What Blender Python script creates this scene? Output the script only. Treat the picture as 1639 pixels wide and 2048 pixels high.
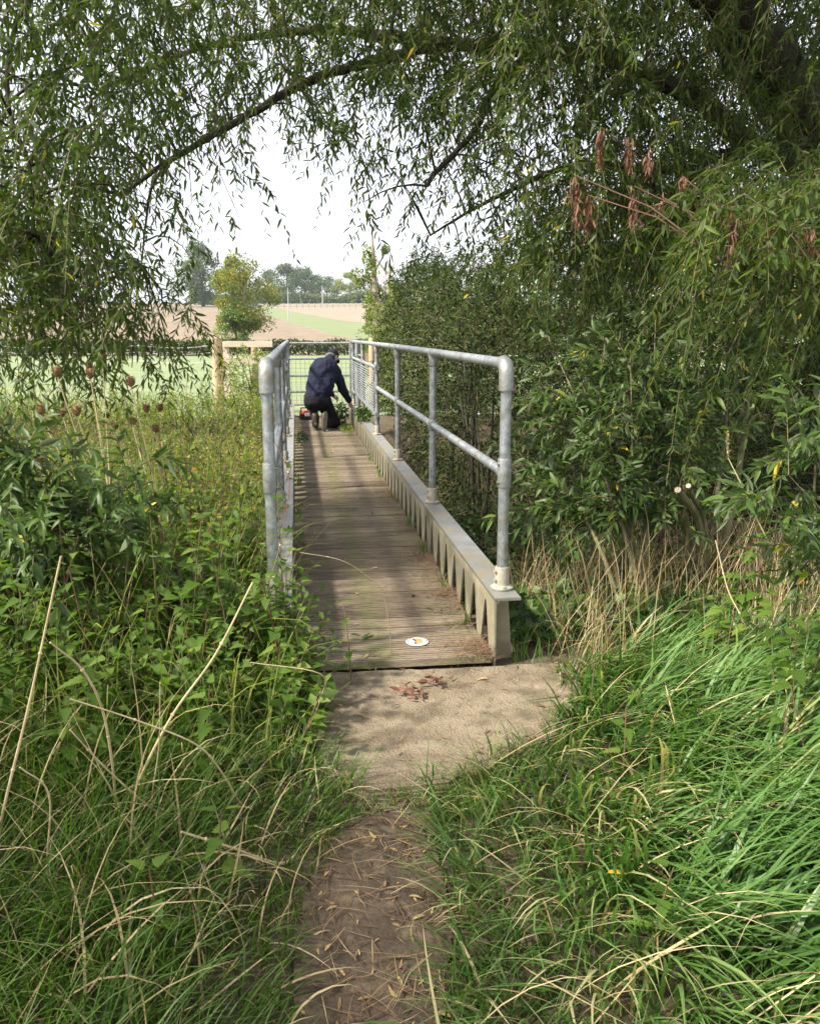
import bpy, bmesh, math, random
import numpy as np
from mathutils import Vector, Matrix

# ------------------------------------------------------------------ scene, camera, light
for o in list(bpy.data.objects): bpy.data.objects.remove(o)
S = bpy.context.scene
COL = S.collection
rng = np.random.default_rng(11); random.seed(11)
R = math.radians
F, CX, CY, H = 1700.0, 819.5, 1024.0, 1.40
PITCH = math.atan((CY-666)/F); YAW = math.atan((819.5-590)/F*math.cos(PITCH))
S.render.resolution_x, S.render.resolution_y = 819, 1024
cam = bpy.data.cameras.new('camera'); camo = bpy.data.objects.new('camera', cam); COL.objects.link(camo)
cam.sensor_fit = 'HORIZONTAL'; cam.sensor_width = 36; cam.lens = 36*F/1639
cam.clip_start = 0.05; cam.clip_end = 6000
camo.location = (0, 0, H); camo.rotation_euler = (math.pi/2-PITCH, 0, -YAW)
S.camera = camo
SUN_AZ, SUN_EL = R(-108), R(48)      # azimuth clockwise from +Y (the bridge runs along +Y): left, a little behind
w = bpy.data.worlds.new('World'); S.world = w; w.use_nodes = True
nt = w.node_tree; nt.nodes.clear()
sky = nt.nodes.new('ShaderNodeTexSky'); sky.sky_type = 'NISHITA'; sky.sun_disc = False
sky.sun_elevation = SUN_EL; sky.sun_rotation = SUN_AZ
sky.air_density = 1.0; sky.dust_density = 4.0; sky.ozone_density = 1.0
mixc = nt.nodes.new('ShaderNodeMix'); mixc.data_type = 'RGBA'; mixc.inputs[0].default_value = 0.62
mixc.inputs[7].default_value = (9.0, 9.0, 9.3, 1)          # thin bright cloud over the whole sky
bg = nt.nodes.new('ShaderNodeBackground'); bg.inputs[1].default_value = 0.095
wo = nt.nodes.new('ShaderNodeOutputWorld')
nt.links.new(sky.outputs[0], mixc.inputs[6]); nt.links.new(mixc.outputs[2], bg.inputs[0]); nt.links.new(bg.outputs[0], wo.inputs[0])
sl = bpy.data.lights.new('sun', 'SUN'); sl.energy = 4.8; sl.angle = R(5); sl.color = (1.0, 0.93, 0.80)
so = bpy.data.objects.new('sun', sl); COL.objects.link(so)
sd = Vector((math.sin(SUN_AZ)*math.cos(SUN_EL), math.cos(SUN_AZ)*math.cos(SUN_EL), math.sin(SUN_EL)))
so.rotation_euler = sd.to_track_quat('Z', 'Y').to_euler()
S.view_settings.view_transform = 'Standard'; S.view_settings.look = 'None'
S.view_settings.gamma = 1; S.view_settings.use_curve_mapping = False
S.view_settings.exposure = 1.25
S.render.engine = 'CYCLES'
S.cycles.max_bounces = 4; S.cycles.transparent_max_bounces = 4
S.cycles.diffuse_bounces = 2; S.cycles.transmission_bounces = 2; S.cycles.glossy_bounces = 2

# ------------------------------------------------------------------ pixel -> place
cp, sp, cyw, syw = math.cos(PITCH), math.sin(PITCH), math.cos(YAW), math.sin(YAW)
FW = np.array([syw*cp, cyw*cp, -sp]); RT = np.array([cyw, -syw, 0]); UP = np.cross(RT, FW)
CAM = np.array([0, 0, H])
def ray(x, y):
    return FW + RT*(x-CX)/F + UP*(CY-y)/F
def at(x, y, Y):                  # the point of the pixel's ray that stands Y metres along the bridge
    d = ray(x, y); return CAM + d*(Y/d[1])
def on(x, y, z=0.0):              # the point of the pixel's ray at height z
    d = ray(x, y); return CAM + d*((z-H)/d[2])
def smooth(a, b, v):
    t = np.clip((np.asarray(v, float)-a)/(b-a), 0, 1); return t*t*(3-2*t)
def vnoise(x, y, s, seed=0):      # cheap smooth noise
    x = np.asarray(x, float)*s; y = np.asarray(y, float)*s
    return (np.sin(x*1.7+seed)+np.sin(y*2.1+seed*1.3)+np.sin((x+y)*1.3+seed*.7)+np.sin((x-y*1.4)*2.3+seed*2.1))/4
def gz(x, y):                     # height of the ground
    x = np.asarray(x, float); y = np.asarray(y, float)
    z = -0.045+0.02*vnoise(x, y, 2.2, 1)+.012*vnoise(x, y, 9, 4)
    near = 4.1+0.35*np.clip(x-1.0, 0, 3)-.0*x
    near = np.where(x < -.2, 4.6, near)
    d = smooth(near, near+1.7, y)*(1-smooth(12.2, 14.2, y))
    dep = np.where(x < -.25, .5, 1.35)
    z = z-dep*d*(1-.0*x)
    rise = np.clip((y-60)/(300-60), 0, 3)
    z = z+11.2*np.where(rise < 1, rise**1.12, 1+(rise-1)*.35)
    return z
def hit(x, y):                    # first ground point along a pixel's ray
    d = ray(x, y); d = d/d[1]; Y = 14.5
    while Y < 1400:
        p = CAM+d*Y
        if p[2] < gz(p[0], p[1]): return p
        Y += max(.05, Y*.002)
    return CAM+d*900

# ------------------------------------------------------------------ mesh and material helpers
def tag(o, label=None, cat=None, group=None, kind=None):
    if label: o['label'] = label
    if cat: o['category'] = cat
    if group: o['group'] = group
    if kind: o['kind'] = kind
    return o
def empty(name, loc=(0,0,0), rz=0, **k):
    o = bpy.data.objects.new(name, None); COL.objects.link(o); o.location = loc; o.rotation_euler = (0, 0, rz)
    o.empty_display_size = .1
    return tag(o, **k)
def link(name, me, parent=None, loc=None, **k):
    o = bpy.data.objects.new(name, me); COL.objects.link(o)
    if parent is not None: o.parent = parent
    if loc is not None: o.location = loc
    return tag(o, **k)
def mesh(name, V, Fs, mat=None, rnd=None, sm=False, uvt=None):
    """V (n,3); Fs = list of (m,k) index arrays; rnd = per-vertex tint value"""
    me = bpy.data.meshes.new(name)
    V = np.ascontiguousarray(V, np.float32)
    me.vertices.add(len(V)); me.vertices.foreach_set('co', V.ravel())
    Fs = [np.asarray(f, np.int32) for f in (Fs if isinstance(Fs, list) else [Fs]) if len(f)]
    idx = np.concatenate([f.ravel() for f in Fs]); cnt = np.concatenate([np.full(len(f), f.shape[1], np.int32) for f in Fs])
    me.loops.add(len(idx)); me.loops.foreach_set('vertex_index', idx)
    st = np.zeros(len(cnt), np.int32); st[1:] = np.cumsum(cnt)[:-1]
    me.polygons.add(len(cnt)); me.polygons.foreach_set('loop_start', st); me.polygons.foreach_set('loop_total', cnt)
    if sm: me.polygons.foreach_set('use_smooth', np.ones(len(cnt), bool))
    me.update(calc_edges=True)
    if rnd is not None:
        a = me.attributes.new('rnd', 'FLOAT', 'POINT'); a.data.foreach_set('value', np.ascontiguousarray(rnd, np.float32))
    for m in (mat if isinstance(mat, list) else [mat]):
        if m: me.materials.append(m)
    return me
class MB:
    def __init__(s): s.v, s.f, s.m = [], [], []
    def add(s, vs, fs, mi=0):
        b = len(s.v); s.v += [tuple(map(float, v)) for v in vs]; s.f += [tuple(b+i for i in f) for f in fs]; s.m += [mi]*len(fs)
    def box(s, a, b, mi=0):
        x0,y0,z0 = a; x1,y1,z1 = b
        s.add([(x0,y0,z0),(x1,y0,z0),(x1,y1,z0),(x0,y1,z0),(x0,y0,z1),(x1,y0,z1),(x1,y1,z1),(x0,y1,z1)],
              [(3,2,1,0),(4,5,6,7),(0,1,5,4),(1,2,6,5),(2,3,7,6),(3,0,4,7)], mi)
    def tube(s, pts, rad, n=8, mi=0, cap=True):
        pts = [Vector(p) for p in pts]; k = len(pts)
        if not hasattr(rad, '__len__'): rad = [rad]*k
        vs, fs = [], []; t0 = (pts[1]-pts[0]).normalized()
        ref = Vector((0,0,1)) if abs(t0.z) < .9 else Vector((1,0,0))
        u = t0.cross(ref).normalized()
        for i in range(k):
            t = (pts[min(i+1,k-1)]-pts[max(i-1,0)]).normalized()
            u = (u-t*u.dot(t)).normalized(); v = t.cross(u)
            for j in range(n):
                a = 2*math.pi*j/n; vs.append(pts[i]+(u*math.cos(a)+v*math.sin(a))*rad[i])
        for i in range(k-1):
            for j in range(n):
                a, b = i*n+j, i*n+(j+1)%n; fs.append((a, b, b+n, a+n))
        if cap: fs += [tuple(range(n-1, -1, -1)), tuple(range((k-1)*n, k*n))]
        s.add(vs, fs, mi)
    def lathe(s, c, prof, n=12, mi=0, axis='z'):
        vs, fs = [], []
        for (r, z) in prof:
            for j in range(n):
                a = 2*math.pi*j/n; vs.append((c[0]+r*math.cos(a), c[1]+r*math.sin(a), c[2]+z))
        k = len(prof)
        for i in range(k-1):
            for j in range(n):
                a, b = i*n+j, i*n+(j+1)%n; fs.append((a, b, b+n, a+n))
        fs += [tuple(range(n-1, -1, -1)), tuple(range((k-1)*n, k*n))]
        s.add(vs, fs, mi)
    def prism(s, poly, y0, y1, mi=0, plane='xz'):
        n = len(poly)
        f3 = (lambda p, t: (p[0], t, p[1])) if plane == 'xz' else ((lambda p, t: (t, p[0], p[1])) if plane == 'yz' else (lambda p, t: (p[0], p[1], t)))
        vs = [f3(p, y0) for p in poly]+[f3(p, y1) for p in poly]
        fs = [tuple(range(n)), tuple(range(2*n-1, n-1, -1))]+[(i+n, (i+1)%n+n, (i+1)%n, i) for i in range(n)]
        s.add(vs, fs, mi)
    def mesh(s, name, mats, sm=False, bevel=0, ang=35):
        me = bpy.data.meshes.new(name); me.from_pydata(s.v, [], s.f)
        for m in (mats if isinstance(mats, list) else [mats]): me.materials.append(m)
        me.polygons.foreach_set('material_index', s.m)
        bm = bmesh.new(); bm.from_mesh(me); bmesh.ops.recalc_face_normals(bm, faces=bm.faces)
        if bevel:
            es = [e for e in bm.edges if len(e.link_faces) == 2 and e.calc_face_angle(0) > R(30)]
            bmesh.ops.bevel(bm, geom=es, offset=bevel, segments=2, affect='EDGES', clamp_overlap=True)
        if sm:
            for f in bm.faces: f.smooth = True
            for e in bm.edges:
                if len(e.link_faces) == 2 and e.calc_face_angle(0) > R(ang): e.smooth = False
        bm.to_mesh(me); bm.free(); return me

def mat(name):
    m = bpy.data.materials.new(name); m.use_nodes = True; nt = m.node_tree; nt.nodes.clear()
    out = nt.nodes.new('ShaderNodeOutputMaterial')
    def N(t, **k):
        n = nt.nodes.new('ShaderNode'+t)
        for a, b in k.items(): setattr(n, a, b)
        return n
    return m, nt, N, out, nt.links.new
def ramp(n, stops):
    e = n.color_ramp.elements
    while len(e) < len(stops): e.new(.5)
    for i, (p, c) in enumerate(stops): e[i].position = p; e[i].color = (*c, 1)
def solid(name, stops, scale=8, rough=.6, metal=0, bump=0, bscale=40, stretch=(1,1,1), spec=.5, detail=6, objrnd=0, second=None):
    """noise-driven colour; second = (stops, scale, amount) lays blotches over it"""
    m, nt, N, out, L = mat(name)
    p = N('BsdfPrincipled'); p.inputs['Roughness'].default_value = rough; p.inputs['Metallic'].default_value = metal
    p.inputs['Specular IOR Level'].default_value = spec
    tc = N('TexCoord'); mp = N('Mapping'); mp.inputs['Scale'].default_value = stretch
    L(tc.outputs['Object'], mp.inputs[0])
    src = mp.outputs[0]
    if objrnd:
        oi = N('ObjectInfo'); ad = N('VectorMath', operation='ADD'); sc = N('VectorMath', operation='SCALE'); cb = N('CombineXYZ')
        for i in range(3): L(oi.outputs['Random'], cb.inputs[i])
        L(cb.outputs[0], sc.inputs[0]); sc.inputs[3].default_value = 37
        L(src, ad.inputs[0]); L(sc.outputs[0], ad.inputs[1]); src = ad.outputs[0]
    nz = N('TexNoise'); nz.inputs['Scale'].default_value = scale; nz.inputs['Detail'].default_value = detail; nz.inputs['Roughness'].default_value = .65
    L(src, nz.inputs['Vector'])
    r = N('ValToRGB'); ramp(r, stops); fac = nz.outputs[0]
    if objrnd:
        ma = N('MultiplyAdd') if False else N('Math', operation='MULTIPLY_ADD')
        sub = N('Math', operation='SUBTRACT'); L(oi.outputs['Random'], sub.inputs[0]); sub.inputs[1].default_value = .5
        L(sub.outputs[0], ma.inputs[0]); ma.inputs[1].default_value = objrnd; L(nz.outputs[0], ma.inputs[2]); fac = ma.outputs[0]
    L(fac, r.inputs[0]); colr = r.outputs[0]
    if second:
        n2 = N('TexNoise'); n2.inputs['Scale'].default_value = second[1]; n2.inputs['Detail'].default_value = 8
        L(tc.outputs['Object'], n2.inputs['Vector'])
        r2 = N('ValToRGB'); ramp(r2, [(second[2]-.08, (0,0,0)), (second[2]+.1, (1,1,1))]); L(n2.outputs[0], r2.inputs[0])
        mx = N('Mix'); mx.data_type = 'RGBA'; mx.inputs[7].default_value = (*second[0], 1)
        L(r2.outputs[0], mx.inputs[0]); L(colr, mx.inputs[6]); colr = mx.outputs[2]
    L(colr, p.inputs['Base Color'])
    if bump:
        nb = N('TexNoise'); nb.inputs['Scale'].default_value = bscale; nb.inputs['Detail'].default_value = 8; L(src, nb.inputs['Vector'])
        b = N('Bump'); b.inputs['Strength'].default_value = bump; b.inputs['Distance'].default_value = .02
        L(nb.outputs[0], b.inputs['Height']); L(b.outputs[0], p.inputs['Normal'])
    L(p.outputs[0], out.inputs[0]); return m
def leafmat(name, stops, back=None, rough=.45, trans=.32, tcol=1.5, spec=.35):
    m, nt, N, out, L = mat(name)
    at_ = N('Attribute', attribute_name='rnd'); r = N('ValToRGB'); ramp(r, stops); L(at_.outputs['Fac'], r.inputs[0])
    col = r.outputs[0]
    if back:
        g = N('NewGeometry'); mx = N('Mix'); mx.data_type = 'RGBA'; mx.inputs[7].default_value = (*back, 1)
        L(g.outputs['Backfacing'], mx.inputs[0]); L(col, mx.inputs[6]); col = mx.outputs[2]
    p = N('BsdfPrincipled'); p.inputs['Roughness'].default_value = rough; p.inputs['Specular IOR Level'].default_value = spec
    L(col, p.inputs['Base Color'])
    t = N('BsdfTranslucent'); mu = N('Mix'); mu.data_type = 'RGBA'; mu.blend_type = 'MULTIPLY'; mu.inputs[0].default_value = 1
    mu.inputs[7].default_value = (tcol*1.1, tcol*1.25, tcol*.55, 1); L(r.outputs[0], mu.inputs[6]); L(mu.outputs[2], t.inputs[0])
    ms = N('MixShader'); ms.inputs[0].default_value = trans; L(p.outputs[0], ms.inputs[1]); L(t.outputs[0], ms.inputs[2]); L(ms.outputs[0], out.inputs[0])
    return m

# ---- materials
M = {}
M['ground'] = solid('soil', [(.3,(.045,.034,.02)),(.7,(.10,.075,.045))], 14, .95, bump=.6, bscale=60)
M['mud'] = solid('mud', [(.25,(.034,.023,.013)),(.5,(.066,.046,.027)),(.75,(.105,.076,.046))], 7, .85, bump=1.0, bscale=38, second=((.14,.102,.062), 22, .62))
M['slab'] = solid('dusty_concrete', [(.25,(.12,.092,.058)),(.5,(.19,.151,.10)),(.75,(.255,.21,.147))], 6, .9, bump=.7, bscale=120, second=((.095,.07,.043), 7, .57))
M['paddock'] = solid('pasture', [(.3,(.095,.14,.05)),(.5,(.145,.185,.08)),(.75,(.215,.225,.12))], .9, .95, bump=.3, bscale=9, stretch=(.5,1.6,1))
M['plough'] = solid('ploughed_soil', [(.3,(.13,.095,.06)),(.6,(.185,.142,.094)),(.8,(.235,.185,.128))], .5, .95, bump=1, bscale=3, stretch=(1,.5,1))
M['farplough'] = solid('far_soil', [(.3,(.18,.14,.095)),(.7,(.24,.19,.135))], .3, .95)
M['margin'] = solid('grass_margin', [(.3,(.095,.135,.05)),(.6,(.145,.175,.075)),(.8,(.24,.225,.13))], .25, .95, stretch=(.6,2,1))
M['galv'] = solid('galvanised_steel', [(.32,(.21,.23,.24)),(.5,(.34,.365,.38)),(.68,(.50,.525,.535))], 30, .45, metal=.75, bump=.06, bscale=120, second=((.27,.24,.18), 9, .6))
M['galvfit'] = solid('cast_fitting', [(.32,(.19,.20,.20)),(.68,(.36,.37,.36))], 34, .5, metal=.65, bump=.15, bscale=150, second=((.24,.215,.16), 12, .6))
M['fitdirty'] = solid('dusty_fitting', [(.3,(.24,.22,.165)),(.7,(.37,.345,.27))], 22, .7, metal=.15, bump=.15, bscale=120)
M['flange'] = solid('flange_metal', [(.3,(.16,.163,.16)),(.7,(.25,.253,.248))], 9, .5, metal=.35, bump=.06, bscale=90, second=((.24,.215,.16), 5, .55))
M['web'] = solid('web_metal', [(.3,(.20,.178,.118)),(.55,(.265,.238,.165)),(.8,(.325,.298,.22))], 10, .65, metal=.1, bump=.08, bscale=70, second=((.14,.125,.07), 6, .58))
M['plank'] = solid('weathered_plank', [(.25,(.10,.074,.05)),(.5,(.175,.135,.092)),(.75,(.26,.21,.15))], 6, .85, bump=.5, bscale=30, stretch=(1.2,14,14), objrnd=.32, second=((.13,.125,.05), 4.5, .60))
M['timber'] = solid('fence_timber', [(.3,(.27,.19,.115)),(.6,(.38,.29,.19)),(.8,(.46,.37,.27))], 7, .8, bump=.3, bscale=30, stretch=(1,1,.15), objrnd=.2)
M['timberrail'] = solid('sawn_timber', [(.3,(.56,.47,.35)),(.7,(.72,.63,.50))], 7, .8, bump=.2, bscale=30, stretch=(.15,1,1), objrnd=.1)
M['bark'] = solid('willow_bark', [(.3,(.022,.018,.011)),(.6,(.048,.042,.024)),(.8,(.085,.08,.042))], 12, .9, bump=1, bscale=22, stretch=(1,1,.25))
M['twig'] = solid('twig_bark', [(.3,(.09,.07,.03)),(.7,(.17,.14,.06))], 20, .7)
M['stem'] = solid('sapling_stem', [(.3,(.085,.08,.035)),(.55,(.15,.14,.065)),(.8,(.21,.16,.09))], 18, .7, bump=.4, bscale=60)
M['paletrunk'] = solid('pale_trunk', [(.3,(.22,.18,.13)),(.7,(.38,.32,.24))], 9, .9, bump=.5, bscale=20)
M['nstem'] = solid('nettle_stem', [(.3,(.10,.11,.035)),(.7,(.15,.09,.06))], 14, .6)
M['redstem'] = solid('red_stem', [(.3,(.10,.04,.035)),(.7,(.17,.09,.05))], 14, .6)
M['drystem'] = solid('dry_stem', [(.3,(.36,.27,.13)),(.6,(.52,.42,.24)),(.8,(.60,.52,.34))], 16, .7)
M['teasel'] = solid('teasel_head', [(.3,(.23,.125,.055)),(.7,(.38,.22,.11))], 60, .9, bump=1, bscale=220)
M['willow'] = leafmat('willow_leaf', [(0,(.024,.045,.007)),(.45,(.046,.080,.011)),(.8,(.086,.12,.017)),(.93,(.17,.17,.022)),(1,(.42,.33,.03))], back=(.075,.105,.034), rough=.5, trans=.36, tcol=1.7, spec=.18)
M['sapleaf'] = leafmat('sapling_leaf', [(0,(.026,.052,.010)),(.5,(.050,.092,.019)),(.82,(.086,.135,.026)),(.93,(.18,.20,.028)),(1,(.42,.33,.03))], back=(.115,.15,.08), rough=.45, trans=.25, spec=.25)
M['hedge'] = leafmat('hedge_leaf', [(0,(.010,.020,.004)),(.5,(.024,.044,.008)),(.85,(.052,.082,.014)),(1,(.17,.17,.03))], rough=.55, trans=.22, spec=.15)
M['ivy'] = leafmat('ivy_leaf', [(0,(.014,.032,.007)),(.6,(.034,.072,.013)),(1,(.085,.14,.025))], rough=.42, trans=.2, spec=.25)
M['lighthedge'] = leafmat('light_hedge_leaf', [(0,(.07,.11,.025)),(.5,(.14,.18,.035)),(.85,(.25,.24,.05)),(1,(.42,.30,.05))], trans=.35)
M['nettle'] = leafmat('nettle_leaf', [(0,(.045,.088,.012)),(.6,(.080,.145,.02)),(1,(.15,.205,.035))], back=(.10,.15,.045), rough=.55, trans=.38, spec=.22)
M['weed'] = leafmat('weed_leaf', [(0,(.045,.085,.012)),(.45,(.095,.15,.02)),(.75,(.18,.21,.03)),(.92,(.34,.31,.05)),(1,(.38,.19,.05))], trans=.38, spec=.2)
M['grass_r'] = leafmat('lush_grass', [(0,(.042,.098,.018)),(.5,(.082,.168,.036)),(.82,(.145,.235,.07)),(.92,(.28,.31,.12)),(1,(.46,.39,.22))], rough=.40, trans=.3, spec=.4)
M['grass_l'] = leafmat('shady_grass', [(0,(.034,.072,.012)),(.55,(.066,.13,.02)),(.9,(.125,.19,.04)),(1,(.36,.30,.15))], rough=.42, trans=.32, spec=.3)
M['grass_m'] = leafmat('rough_grass', [(0,(.06,.11,.018)),(.35,(.125,.175,.03)),(.7,(.24,.245,.065)),(1,(.44,.36,.17))], trans=.35, spec=.2)
M['straw'] = leafmat('straw', [(0,(.20,.14,.065)),(.5,(.34,.26,.135)),(1,(.50,.41,.24))], trans=.2, tcol=.9, rough=.6)
M['debris'] = leafmat('debris', [(0,(.09,.05,.03)),(.6,(.17,.10,.06)),(1,(.30,.2,.11))], trans=.1, tcol=.9, rough=.8)
M['deadleaf'] = leafmat('dead_leaf', [(0,(.10,.045,.028)),(.5,(.17,.075,.045)),(1,(.26,.13,.08))], trans=.2, tcol=.9, rough=.6)
M['fallen'] = leafmat('fallen_leaf', [(0,(.13,.07,.04)),(.5,(.27,.18,.08)),(1,(.42,.31,.13))], trans=.2, tcol=.9, rough=.6)
M['farleaf'] = leafmat('far_leaf', [(0,(.035,.065,.02)),(.6,(.07,.11,.035)),(1,(.13,.17,.05))], trans=.25)
M['gold'] = leafmat('turning_leaf', [(0,(.065,.105,.02)),(.5,(.135,.165,.028)),(.85,(.25,.215,.035)),(1,(.38,.22,.05))], trans=.35, spec=.15)
M['fgreen'] = leafmat('fresh_leaf', [(0,(.06,.12,.02)),(1,(.15,.22,.05))], trans=.35)

def ptint(me, v):
    a = me.attributes.new('rnd', 'FLOAT', 'POINT'); a.data.foreach_set('value', np.full(len(me.vertices), v, np.float32)); return me

# ------------------------------------------------------------------ leaf and blade generators (vectorised)
def T_lance():
    v = np.array([(0,0,0),(.28,-.42,.03),(.28,.42,.03),(.66,-.36,-.02),(.66,.36,-.02),(1,0,-.12)])
    return v, [np.array([(0,1,2),(3,5,4)]), np.array([(1,3,4,2)])]
def T_lance_fold():
    t = [0,.12,.34,.62,.84,1]; wv = [.05,.30,.5,.42,.22,0]; v, f3, f4 = [], [], []
    for a, b in zip(t, wv): z = .04*math.sin(a*3)-.16*a*a; v += [(a,-b,z+.10*b),(a,0,z),(a,b,z+.10*b)]
    for i in range(5):
        k = 3*i; f4 += [(k,k+3,k+4,k+1),(k+1,k+4,k+5,k+2)]
    return np.array(v), [np.array(f4)]
def T_oval():
    v = np.array([(0,0,0),(.45,-.5,.12),(.5,0,0),(.45,.5,.12),(1,0,-.1)])
    return v, [np.array([(0,1,2),(0,2,3),(1,4,2),(2,4,3)])]
def T_nettle(teeth=6):
    v, f = [(0,0,0)], []
    n = teeth; L_, Rr, C_ = [], [], []
    def wd(t): return .42*(1-t)**.75*min(1, (t+.03)*9)**.6
    for i in range(n):
        t0, t1 = i/n, (i+.8)/n
        for (t, k) in ((t0+.02, .80), (t1, 1.14)):
            wv = wd(min(t, .995))*k; z = -.22*t*t+.10*wv
            L_.append((t, -wv, z)); Rr.append((t, wv, z)); C_.append((max(t-.03,0), 0, -.22*t*t))
    tip = (1.02, 0, -.24)
    k = len(L_); v = L_+C_+Rr+[tip]
    f4 = []
    for i in range(k-1): f4 += [(i,i+1,k+i+1,k+i),(k+i,k+i+1,2*k+i+1,2*k+i)]
    f3 = [(k-1,3*k,2*k-1),(2*k-1,3*k,3*k-1)]
    return np.array(v), [np.array(f4), np.array(f3)]
LANCE, LFOLD, OVAL, NETTLE = T_lance(), T_lance_fold(), T_oval(), T_nettle()
def nrm(a): return a/np.maximum(np.linalg.norm(a, axis=-1, keepdims=True), 1e-9)
def place(T, P, D, Nn, L, W):
    """copies of template T at P, pointing along D with normal Nn; returns V, faces"""
    tv, tf = T; n, k = len(P), len(tv)
    D = nrm(D); Y_ = nrm(np.cross(Nn, D)); Z_ = np.cross(D, Y_)
    V = (P[:,None,:]+tv[None,:,0,None]*(L[:,None,None]*D[:,None,:])+tv[None,:,1,None]*(W[:,None,None]*Y_[:,None,:])
         +tv[None,:,2,None]*(L[:,None,None]*Z_[:,None,:])).reshape(-1,3)
    off = (np.arange(n)*k)[:,None,None]
    return V, [(f[None]+off).reshape(-1, f.shape[1]) for f in tf], k
def leafmesh(name, m, T, P, D, Nn, L, W, rnd):
    V, Fs, k = place(T, P, D, Nn, L, W)
    return mesh(name, V, Fs, m, np.repeat(rnd, k))
def rand_unit(n):
    return nrm(rng.normal(size=(n,3)))
def twigs(st, dr, ln, droop, K, lsz, spread=.75, hang=.35, updo=.9):
    """M twigs with K leaves each -> leaf arrays and twig polylines"""
    Mn = len(st); dr = nrm(dr)
    s = (np.arange(K)[None,:]+rng.uniform(.1,.9,(Mn,K)))/K; s = .08+.92*s
    g = np.array([0,0,-1.])
    P = st[:,None,:]+dr[:,None,:]*(s*ln[:,None])[:,:,None]+g*((s**2)*(droop*ln)[:,None])[:,:,None]
    Tn = nrm(dr[:,None,:]+g*(2*s*droop[:,None])[:,:,None])
    u = nrm(np.cross(Tn, np.array([.3,.2,1.])+rng.normal(size=(Mn,1,3))*.3)); v = np.cross(Tn, u)
    ph = np.arange(K)[None,:]*2.4+rng.uniform(0,6.28,(Mn,1))+rng.normal(size=(Mn,K))*.3
    side = u*np.cos(ph)[:,:,None]+v*np.sin(ph)[:,:,None]
    D = nrm(Tn*(1-spread*.4)+side*spread+g*hang+rng.normal(size=(Mn,K,3))*.12)
    up = np.array([0,0,updo])+rng.normal(size=(Mn,K,3))*.55
    Nn = up-D*np.sum(up*D, -1, keepdims=True)
    L = lsz*rng.uniform(.65,1.15,(Mn,K))*(1-.35*(s>.9))
    ss = np.linspace(0,1,5)[None,:]*np.ones((Mn,1))
    poly = st[:,None,:]+dr[:,None,:]*(ss*ln[:,None])[:,:,None]+g*((ss**2)*(droop*ln)[:,None])[:,:,None]
    return P.reshape(-1,3), D.reshape(-1,3), Nn.reshape(-1,3), L.ravel(), poly
def twigmesh(name, poly, r, m):
    """thin three-sided tubes along many polylines (Mn,k,3)"""
    Mn, k, _ = poly.shape
    t = nrm(np.gradient(poly, axis=1)); u = nrm(np.cross(t, np.array([.31,.17,.93]))); v = np.cross(t, u)
    rad = (np.asarray(r).reshape(-1,1)*np.linspace(1,.35,k)[None,:])
    V = np.stack([poly+(u*math.cos(a)+v*math.sin(a))*rad[:,:,None] for a in (0,2.094,4.189)], 2).reshape(-1,3)
    base = (np.arange(Mn)*k*3)[:,None,None,None]+(np.arange(k-1)*3)[None,:,None,None]
    j = np.arange(3); q = np.stack([j,(j+1)%3,(j+1)%3+3,j+3],1)[None,None]
    return mesh(name, V, [(base+q).reshape(-1,4)], m)
def blades(P, az, L, th0, th1, w, nseg=5, twist=.5, curl=1.4):
    """grass blades: base P, heading az, length L, lean th0 -> th1 from the vertical"""
    n = len(P); s = np.linspace(0,1,nseg+1)
    th = th0[:,None]+(th1-th0)[:,None]*s[None,:]**curl
    dz = np.cos(th); dh = np.sin(th); dl = (L/nseg)[:,None]
    azs = az[:,None]+twist*rng.normal(size=(n,1))*s[None,:]
    hx, hy = np.cos(azs), np.sin(azs)
    inc = np.stack([dh*hx, dh*hy, dz], -1)*dl[:,:,None]
    C = P[:,None,:]+np.concatenate([np.zeros((n,1,3)), np.cumsum(inc[:,:-1],1)],1)
    side = np.stack([-hy, hx, .25*np.sin(3*s)[None,:]*np.ones((n,1))], -1)
    prof = np.minimum(1, .55+s*1.8)*(1-s**2.6); prof[-1] = .02
    wd = (w[:,None]*prof[None,:]*.5)[:,:,None]*side
    V = np.stack([C-wd, C+wd], 2).reshape(-1,3); k = 2*(nseg+1)
    q = np.stack([np.arange(nseg)*2, np.arange(nseg)*2+1, np.arange(nseg)*2+3, np.arange(nseg)*2+2],1)
    Fq = (q[None]+(np.arange(n)*k)[:,None,None]).reshape(-1,4)
    return V, Fq, k
def grass(name, m, P, az, L, th0, th1, w, rnd, nseg=5, **kw):
    V, Fq, k = blades(P, az, L, th0, th1, w, nseg, kw.pop('twist', .5), kw.pop('curl', 1.4))
    return link(name, mesh(name, V, [Fq], m, np.repeat(rnd, k), sm=True), kind='stuff', **kw)
def inpoly(x, y, poly):
    x = np.asarray(x); y = np.asarray(y); r = np.zeros(x.shape, bool); n = len(poly)
    for i in range(n):
        x0, y0 = poly[i][:2]; x1, y1 = poly[(i+1)%n][:2]
        c = ((y0 > y) != (y1 > y)) & (x < (x1-x0)*(y-y0)/(y1-y0+1e-12)+x0); r ^= c
    return r

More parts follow.
